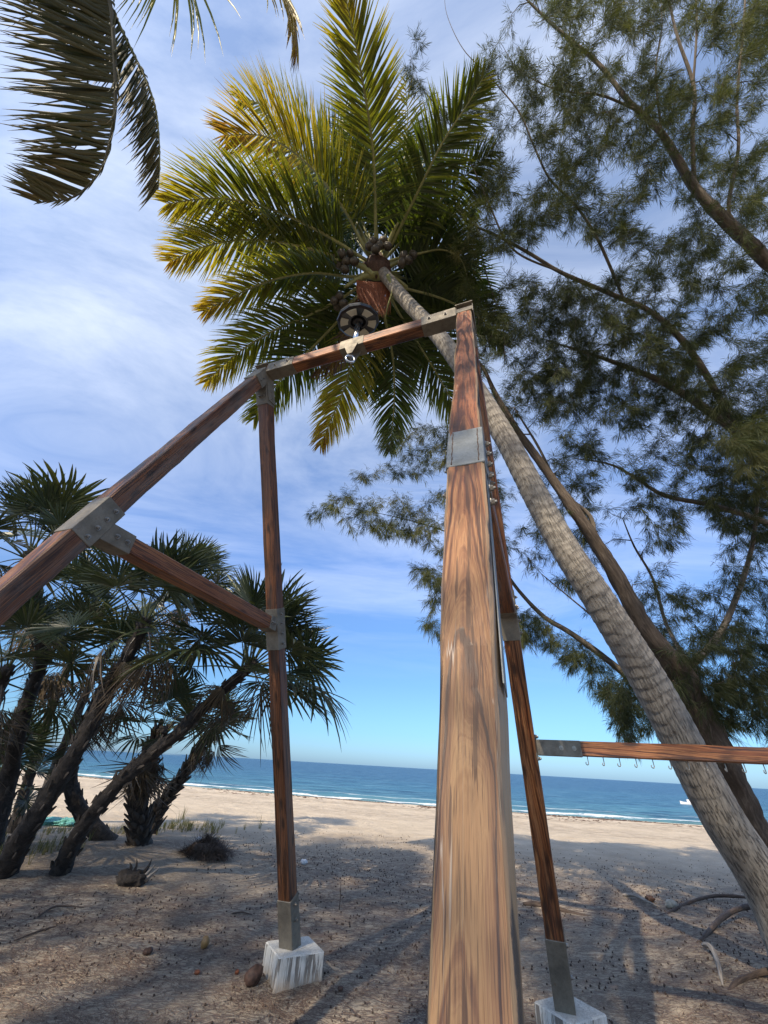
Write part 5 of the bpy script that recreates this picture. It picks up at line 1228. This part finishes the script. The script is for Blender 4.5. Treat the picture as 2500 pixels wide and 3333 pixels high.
pb = on_ground(733, 1965); v, f, uv = tube([tuple(pb + Vector((0, 0, -.05))), tuple(pb + Vector((.0, 0, .12))), tuple(pb + Vector((-.01, 0, .27)))], [.007, .006, .004], 6)
tag(mk('upright_stick', v, f, m_rootdark, None, uv=uv, anchor=tuple(pb)), 'thin dry stick standing upright in the sand between the posts', 'stick')
# dried palm boot and uprooted fibre mound
pb = on_ground(290, 1912)
dp = thing('dead_palm_stump', pb, 'grey splintered remains of a palm stump on the sand', 'stump')
v, f = blob(.16, 3, (1.3, .8, .6), .6, 21, 5); mk('stump', v + np.array(pb) + [-.05, 0, .07], f, m_fantrunk, dp, uv=v[:, :2] * 2)
for k in range(7):
    a = R(-30 + 10 * k + 12 * r_.random()); b = pb + Vector((.04 * k - .12, 0, .06)); e = b + Vector((math.sin(a) * .2 + .03, r_.normal(0, .03), .10 + .11 * r_.random())); m_ = b.lerp(e, .55) + Vector((.03, 0, .02))
    P = spline([tuple(b), tuple(m_), tuple(e)], .04); v, f, uv = tube(P, np.linspace(.034, .005, len(P)), 7, rough=.4, seed=k); mk('splinter', v, f, m_stub2 if k > 4 else m_fantrunk, dp, uv=uv) if False else mk('splinter', v, f, m_root if k > 4 else m_fantrunk, dp, uv=uv)
pb = on_ground(442, 1850); v, f = blob(.30, 4, (1.1, .75, .72), .42, 31, 3.0)
rm = thing('root_mound', pb, 'dark mound of matted palm roots on the open sand', 'roots')
mk('root_ball', v + np.array(pb) + [0, 0, .0], f, m_rootdark, rm, uv=v[:, :2] * 3)
vv = []; ff = []
for k in range(1600):
    a = r_.random() * 6.28; rr_ = .48 * r_.random() ** .6; b = Vector((math.cos(a) * rr_ * .95, math.sin(a) * rr_ * .6, max(.0, .27 - rr_ * .55) + .05 * r_.random())); e = b + Vector((math.cos(a) * .12 + r_.normal(0, .05), math.sin(a) * .1 + r_.normal(0, .05), -.02 + r_.normal(0, .08))); s_ = Vector((-math.sin(a), math.cos(a), .2)) * .007
    i = len(vv); vv += [tuple(pb + b - s_), tuple(pb + b + s_), tuple(pb + e)]; ff.append((i, i + 1, i + 2))
o = mk('rootlets', vv, ff, m_rootdark, rm, smooth=False); o['kind'] = 'stuff'
# heap of teal fishing net
pb = on_ground(132, 1782); v, f = blob(.42, 4, (1.35, .8, .24), .7, 41, 5)
tag(mk('fishing_net', v + np.array(pb) + [0, 0, .03], f, simple('teal net', (.12, .36, .33), .8, 0, .55, 30, .01), None, anchor=tuple(pb)), 'heap of teal fishing net on the sand behind the palm stems', 'net')
# dinghy on the water, mostly hidden by the palm trunk
bw = at(1489, 1741, 62); bw = onz(1489, 1738, SEA)
bt = thing('boat', bw, 'small white boat on the water peeping out left of the palm trunk', 'boat')
def hull():
    st = [(-2.0, .75, .55), (-1.2, .85, .5), (0, .85, .48), (1.0, .62, .55), (1.7, .3, .68), (2.05, .02, .78)]; vv = []
    for x, w, h_ in st: vv += [(x, -w, h_), (x, -w * .8, -.1), (x, 0, -.2), (x, w * .8, -.1), (x, w, h_), (x, w * .8, h_ - .06), (x, -w * .8, h_ - .06)]
    ff = [(7 * i + k, 7 * i + (k + 1) % 7, 7 * i + 7 + (k + 1) % 7, 7 * i + 7 + k) for i in range(5) for k in range(7)] + [(0, 6, 5, 4, 3, 2, 1)]
    return vv, ff
Mb = Matrix.Translation(bw) @ Matrix.Rotation(R(155), 4, 'Z') @ Matrix.Scale(.55, 4)
v, f = hull(); mk('hull', v, f, m_litterwhite, bt, Mw=Mb, smooth=False)
v, f = box_vf(-.5, .35, -.4, .4, .45, 1.15, .05); mk('console', v, f, m_litterwhite, bt, Mw=Mb, smooth=False)
v, f = box_vf(-2.3, -1.95, -.16, .16, .2, 1.0, .05); mk('outboard_motor', v, f, m_black, bt, Mw=Mb, smooth=False)
v, f = box_vf(-.3, .1, -.41, -.405, .75, 1.0); mk('window', v, f, m_black, bt, Mw=Mb, smooth=False)

# fallen cones: the largest-showing ones singly, the rest as one carpet
NCN = 4600
xy = np.stack([r_.uniform(-9, 9, 30000), r_.uniform(1.4, 14.5, 30000)], 1)
ok_ = (litter_at(xy[:, 0], xy[:, 1]) * (.35 + .65 * sstep(fbm(np.stack([xy[:, 0] * .9, xy[:, 1] * .9, 0 * xy[:, 0]], -1), 3, 90), -.35, .2)) > r_.random(len(xy))) & (np.abs(xy[:, 0]) < xy[:, 1] * .95 + .6); ok_ &= ~((xy[:, 0] < -3.2) & (xy[:, 1] > 7))
xy = xy[ok_][:NCN]; zc_ = ground_z(xy[:, 0], xy[:, 1]); dist = np.hypot(xy[:, 0], xy[:, 1])
vis = np.array([(0 < (q := proj((x, y, z)))[0] < 1659) and 0 < q[1] < 2212 for x, y, z in zip(xy[:, 0], xy[:, 1], zc_)])
order = np.argsort(dist + 100 * (~vis)); 
cv, cf = blob(.0075, 1, (1, 1, 1.25), .25, 3, 3)
c0 = None
for i in order[:300]:
    sc = .8 + .6 * r_.random(); Mw = Matrix.Translation((xy[i, 0], xy[i, 1], zc_[i] + .006)) @ Matrix.Rotation(r_.random() * 6, 4, 'Z') @ Matrix.Rotation(r_.random() * 2, 4, 'X') @ Matrix.Scale(sc, 4)
    o = mk('fallen_cone', cv, cf, m_cone, None, Mw=Mw) if c0 is None else share(c0, 'fallen_cone', None, Mw)
    c0 = c0 or o; tag(o, 'tiny dark round casuarina cone lying on the nearer sand', 'cone', 'fallen cones on the nearer sand')
rest = order[300:]; oc = np.array([[1, 0, 0], [-1, 0, 0], [0, 1, 0], [0, -1, 0], [0, 0, 1.2], [0, 0, -1.2]]) * .0088; of = np.array([[0, 2, 4], [2, 1, 4], [1, 3, 4], [3, 0, 4], [2, 0, 5], [1, 2, 5], [3, 1, 5], [0, 3, 5]])
Pc = np.stack([xy[rest, 0], xy[rest, 1], zc_[rest] + .006], 1); sc = (.8 + .7 * r_.random(len(rest)))[:, None, None]
o = mk('cone_carpet', (Pc[:, None] + oc[None] * sc).reshape(-1, 3), (np.arange(len(rest))[:, None, None] * 6 + of[None]).reshape(-1, 3), m_cone, None, anchor=(0, 0, 0)); tag(o, 'carpet of small dark cones further out on the sand', 'cones', kind='stuff')
# needle litter: real strands matted on the sand
n_ = 230000; d_ = 1.6 * (15 / 1.6) ** r_.random(n_); a_ = r_.uniform(-1.0, 1.0, n_); x = d_ * np.sin(a_); y = d_ * np.cos(a_)
p3 = np.stack([x * .8, y * 2.0, 0 * x], -1); k_ = (litter_at(x, y) * sstep(fbm(p3 * 1.7, 4, 93), -.25, .30) > r_.random(n_)); x, y = x[k_], y[k_]; n_ = len(x)
ang = r_.normal(0, .9, n_) + 1.2 * vnoise(np.stack([x * .7, y * .7, 0 * x], -1), 95); L = .05 + .13 * r_.random(n_); dx_, dy_ = np.cos(ang) * L, np.sin(ang) * L
z0 = ground_z(x, y) + .004 + .006 * r_.random(n_); z1 = ground_z(x + dx_, y + dy_) + .004 + .008 * r_.random(n_); w = .0014
V = np.stack([np.stack([x + np.sin(ang) * w, y - np.cos(ang) * w, z0], 1), np.stack([x - np.sin(ang) * w, y + np.cos(ang) * w, z0], 1), np.stack([x + dx_, y + dy_, z1], 1)], 1).reshape(-1, 3)
m_lit = leafmat('fallen needles', [(0, (.085, .050, .038)), (.5, (.19, .115, .085)), (.8, (.30, .22, .17)), (1, (.42, .35, .28))], .1, .8, .2)
o = mk('needle_litter', V, np.arange(n_ * 3).reshape(-1, 3), m_lit, None, tint=np.repeat(r_.random(n_), 3), smooth=False, anchor=(0, 0, 0)); tag(o, 'reddish brown fallen needles matted over the sand', 'needle litter', kind='stuff')
# seaweed left by the tide in broken lines
vv = []; n_ = 12000; x = r_.uniform(-38, 32, n_); bsel = r_.random(n_); sy = np.where(bsel < .35, -9.6, np.where(bsel < .65, -1.9, np.where(bsel < .70, -12.5, -9.6 + r_.normal(0, .8, n_))))
w1 = 1.5 * vnoise(np.stack([x * .22, 0 * x, 0 * x], -1), 5); y = shore_y(x) + sy + w1 + r_.normal(0, .35, n_)
den = fbm(np.stack([x * .5, y * .8, 0 * x], -1), 3, 7); k_ = den > -.05; x, y = x[k_], y[k_]; n_ = len(x); z = ground_z(x, y); L = .05 + .12 * r_.random(n_); an = r_.normal(0, .6, n_); h_ = .010 + .022 * r_.random(n_)
ex = np.stack([np.cos(an), np.sin(an), 0 * an], 1) * L[:, None]; ey = np.stack([-np.sin(an), np.cos(an), 0 * an], 1) * (L * .4)[:, None]; P0 = np.stack([x, y, z], 1); top = P0 + np.stack([0 * x, 0 * x, h_], 1)
V = np.stack([P0 - ex, P0 + ey, P0 + ex, P0 - ey, top], 1).reshape(-1, 3); F = (np.arange(n_)[:, None, None] * 5 + np.array([[0, 3, 4], [3, 2, 4], [2, 1, 4], [1, 0, 4]])[None]).reshape(-1, 3)
o = mk('seaweed', V, F, simple('dry seaweed', (.075, .042, .028), .9, 0, .4, 3), None, smooth=False, anchor=(0, 0, 0)); tag(o, 'broken brown lines of seaweed left along the beach', 'seaweed', kind='stuff')

# ------------------------------------------------------------------ unseen trees added behind the viewer, canopy shaped to shade the frame's foot
lit = []  # points kept in sun: canopy gaps are cut along their rays
for k in np.linspace(-.02, 1.02, 9): lit.append((AL + UB * LB * k, .26))
for z in (2.7, 2.85, 4.9): lit.append((leg_pt(AL, -1, z), .17))
for z in np.linspace(4.3, 5.2, 3): lit.append((leg_pt(AL, 1, z), .25))
lit.append((LP + UP * .3, .3))
for dx_ in (-2.6, -1.4, -.3): 
    for dz_ in (-1.4, 0, 1.3): lit.append((HUB + Vector((dx_, 0, dz_)), 1.0))
lit.append((at(1100, 960, 4.7), .35)); lit.append((at(1010, 830, 5.1), .35)); lit.append((at(1495, 1650, 3.7), .10)); lit.append((at(1525, 1780, 3.6), .08))
lit.append((at(1600, 520, 6.2), .7)); lit.append((at(1640, 300, 6.4), .8)); lit.append((at(1230, 330, 6.8), .7)); lit.append((at(1180, 1020, 5.9), .4)); lit.append((at(1450, 330, 6.4), .7)); lit.append((at(850, 1090, 7.6), .9)); lit.append((at(980, 1120, 7.4), .8)); lit.append((at(1280, 1160, 5.6), .2))
lit.append((on_ground(40, 2165), .22)); lit.append((on_ground(820, 1850), .5)); lit.append((on_ground(1330, 1860), .6))
r_ = np.random.default_rng(123)
Sv = np.array(SUN); n_ = 2500
gx = r_.uniform(-13, 13, n_); gy = r_.uniform(-1.5, 17, n_)
edge = 13.6 + 1.8 * vnoise(np.stack([gx * .35, 0 * gx, 0 * gx], -1), 71) + 1.0 * vnoise(np.stack([gx * 1.1, 0 * gx, 0 * gx], -1), 72)
k_ = gy < edge + r_.normal(0, .35, n_); gx, gy = gx[k_], gy[k_]
yt = r_.uniform(-17, -10, len(gx)); lam = (gy - yt) / (-Sv[1]); Pt = np.stack([gx, gy, 0 * gx], 1) + lam[:, None] * Sv[None]
k_ = (Pt[:, 2] > 3.6); Pt = Pt[k_]
for (Q, rad) in lit:
    q = np.array(Q); v = Pt - q; d = v @ Sv; perp = np.linalg.norm(v - d[:, None] * Sv[None], axis=1); Pt = Pt[~((perp < rad + .25) & (d > 0))]
trunks = np.array([(-18, -13.5), (-13.0, -14.5), (-8, -12.0), (-3.0, -14.0), (2.5, -13.0)]); own = np.argmin(np.linalg.norm(Pt[:, None, :2] - trunks[None], axis=2), axis=1)
labels = ['leafy shade tree behind the viewer, farthest left of the row', 'leafy shade tree behind the viewer, second from the left of the row', 'leafy shade tree directly behind the viewer', 'leafy shade tree behind the viewer, second from the right of the row', 'leafy shade tree behind the viewer, farthest right of the row']
for k, (tx, ty) in enumerate(trunks):
    pts = Pt[own == k]
    if not len(pts): continue
    rt = thing('shade_tree', (tx, ty, 0), labels[k], 'tree', 'shade trees behind the viewer'); top = pts[:, 2].max()
    P = spline([(tx, ty, -.5), (tx + .2, ty + .3, top * .35), (tx + .1, ty + .2, top * .9)], .3); v, f, uv = tube(P, np.linspace(.3, .05, len(P)), 10, rough=.2, seed=k); mk('trunk', v, f, m_cas, rt, uv=uv)
    B = P[:, :3]; sel = pts[r_.integers(0, len(pts), 46)]; bv = []; bf = []; n0 = 0
    for q in sel:
        j = np.argmin(np.linalg.norm(B - q, axis=1) + np.maximum(0, B[:, 2] - q[2] + .8) * 3); v, f, uv = tube([tuple(B[j]), tuple((B[j] + q) / 2 + [0, 0, .2]), tuple(q)], [.06, .035, .012], 6); bv.append(v); bf += [tuple(i + n0 for i in qq) for qq in f]; n0 += len(v)
    o = mk('branches', np.vstack(bv), bf, m_twig, rt); o['kind'] = 'stuff'
    m_ = 17; C = np.repeat(pts, m_, 0) + r_.normal(0, .30, (len(pts) * m_, 3)); pq = np.full(len(C), 9.)
    for z in np.linspace(.9, 4.9, 26):                    # leaf thinned along sun rays so filtered light reaches the near plank
        v = C - np.array(leg_pt(AR, -1, z)); d = v @ Sv; pq = np.minimum(pq, np.linalg.norm(v - d[:, None] * Sv[None], axis=1))
    C = C[(pq > .36) | (r_.random(len(C)) < .62)]; K = len(C); a = r_.normal(0, 1, (K, 3)); a[:, 2] *= .5; a /= np.linalg.norm(a, axis=1)[:, None]; b = np.cross(a, r_.normal(0, 1, (K, 3))); b /= np.linalg.norm(b, axis=1)[:, None]
    l1 = (.09 + .06 * r_.random(K))[:, None]; l2 = l1 * .5; V = np.stack([C - a * l1, C + b * l2, C + a * l1, C - b * l2], 1).reshape(-1, 3)
    o = mk('leaves', V, np.arange(K * 4).reshape(-1, 4), m_broad, rt, tint=np.repeat(r_.random(K), 4), smooth=False); o['kind'] = 'stuff'
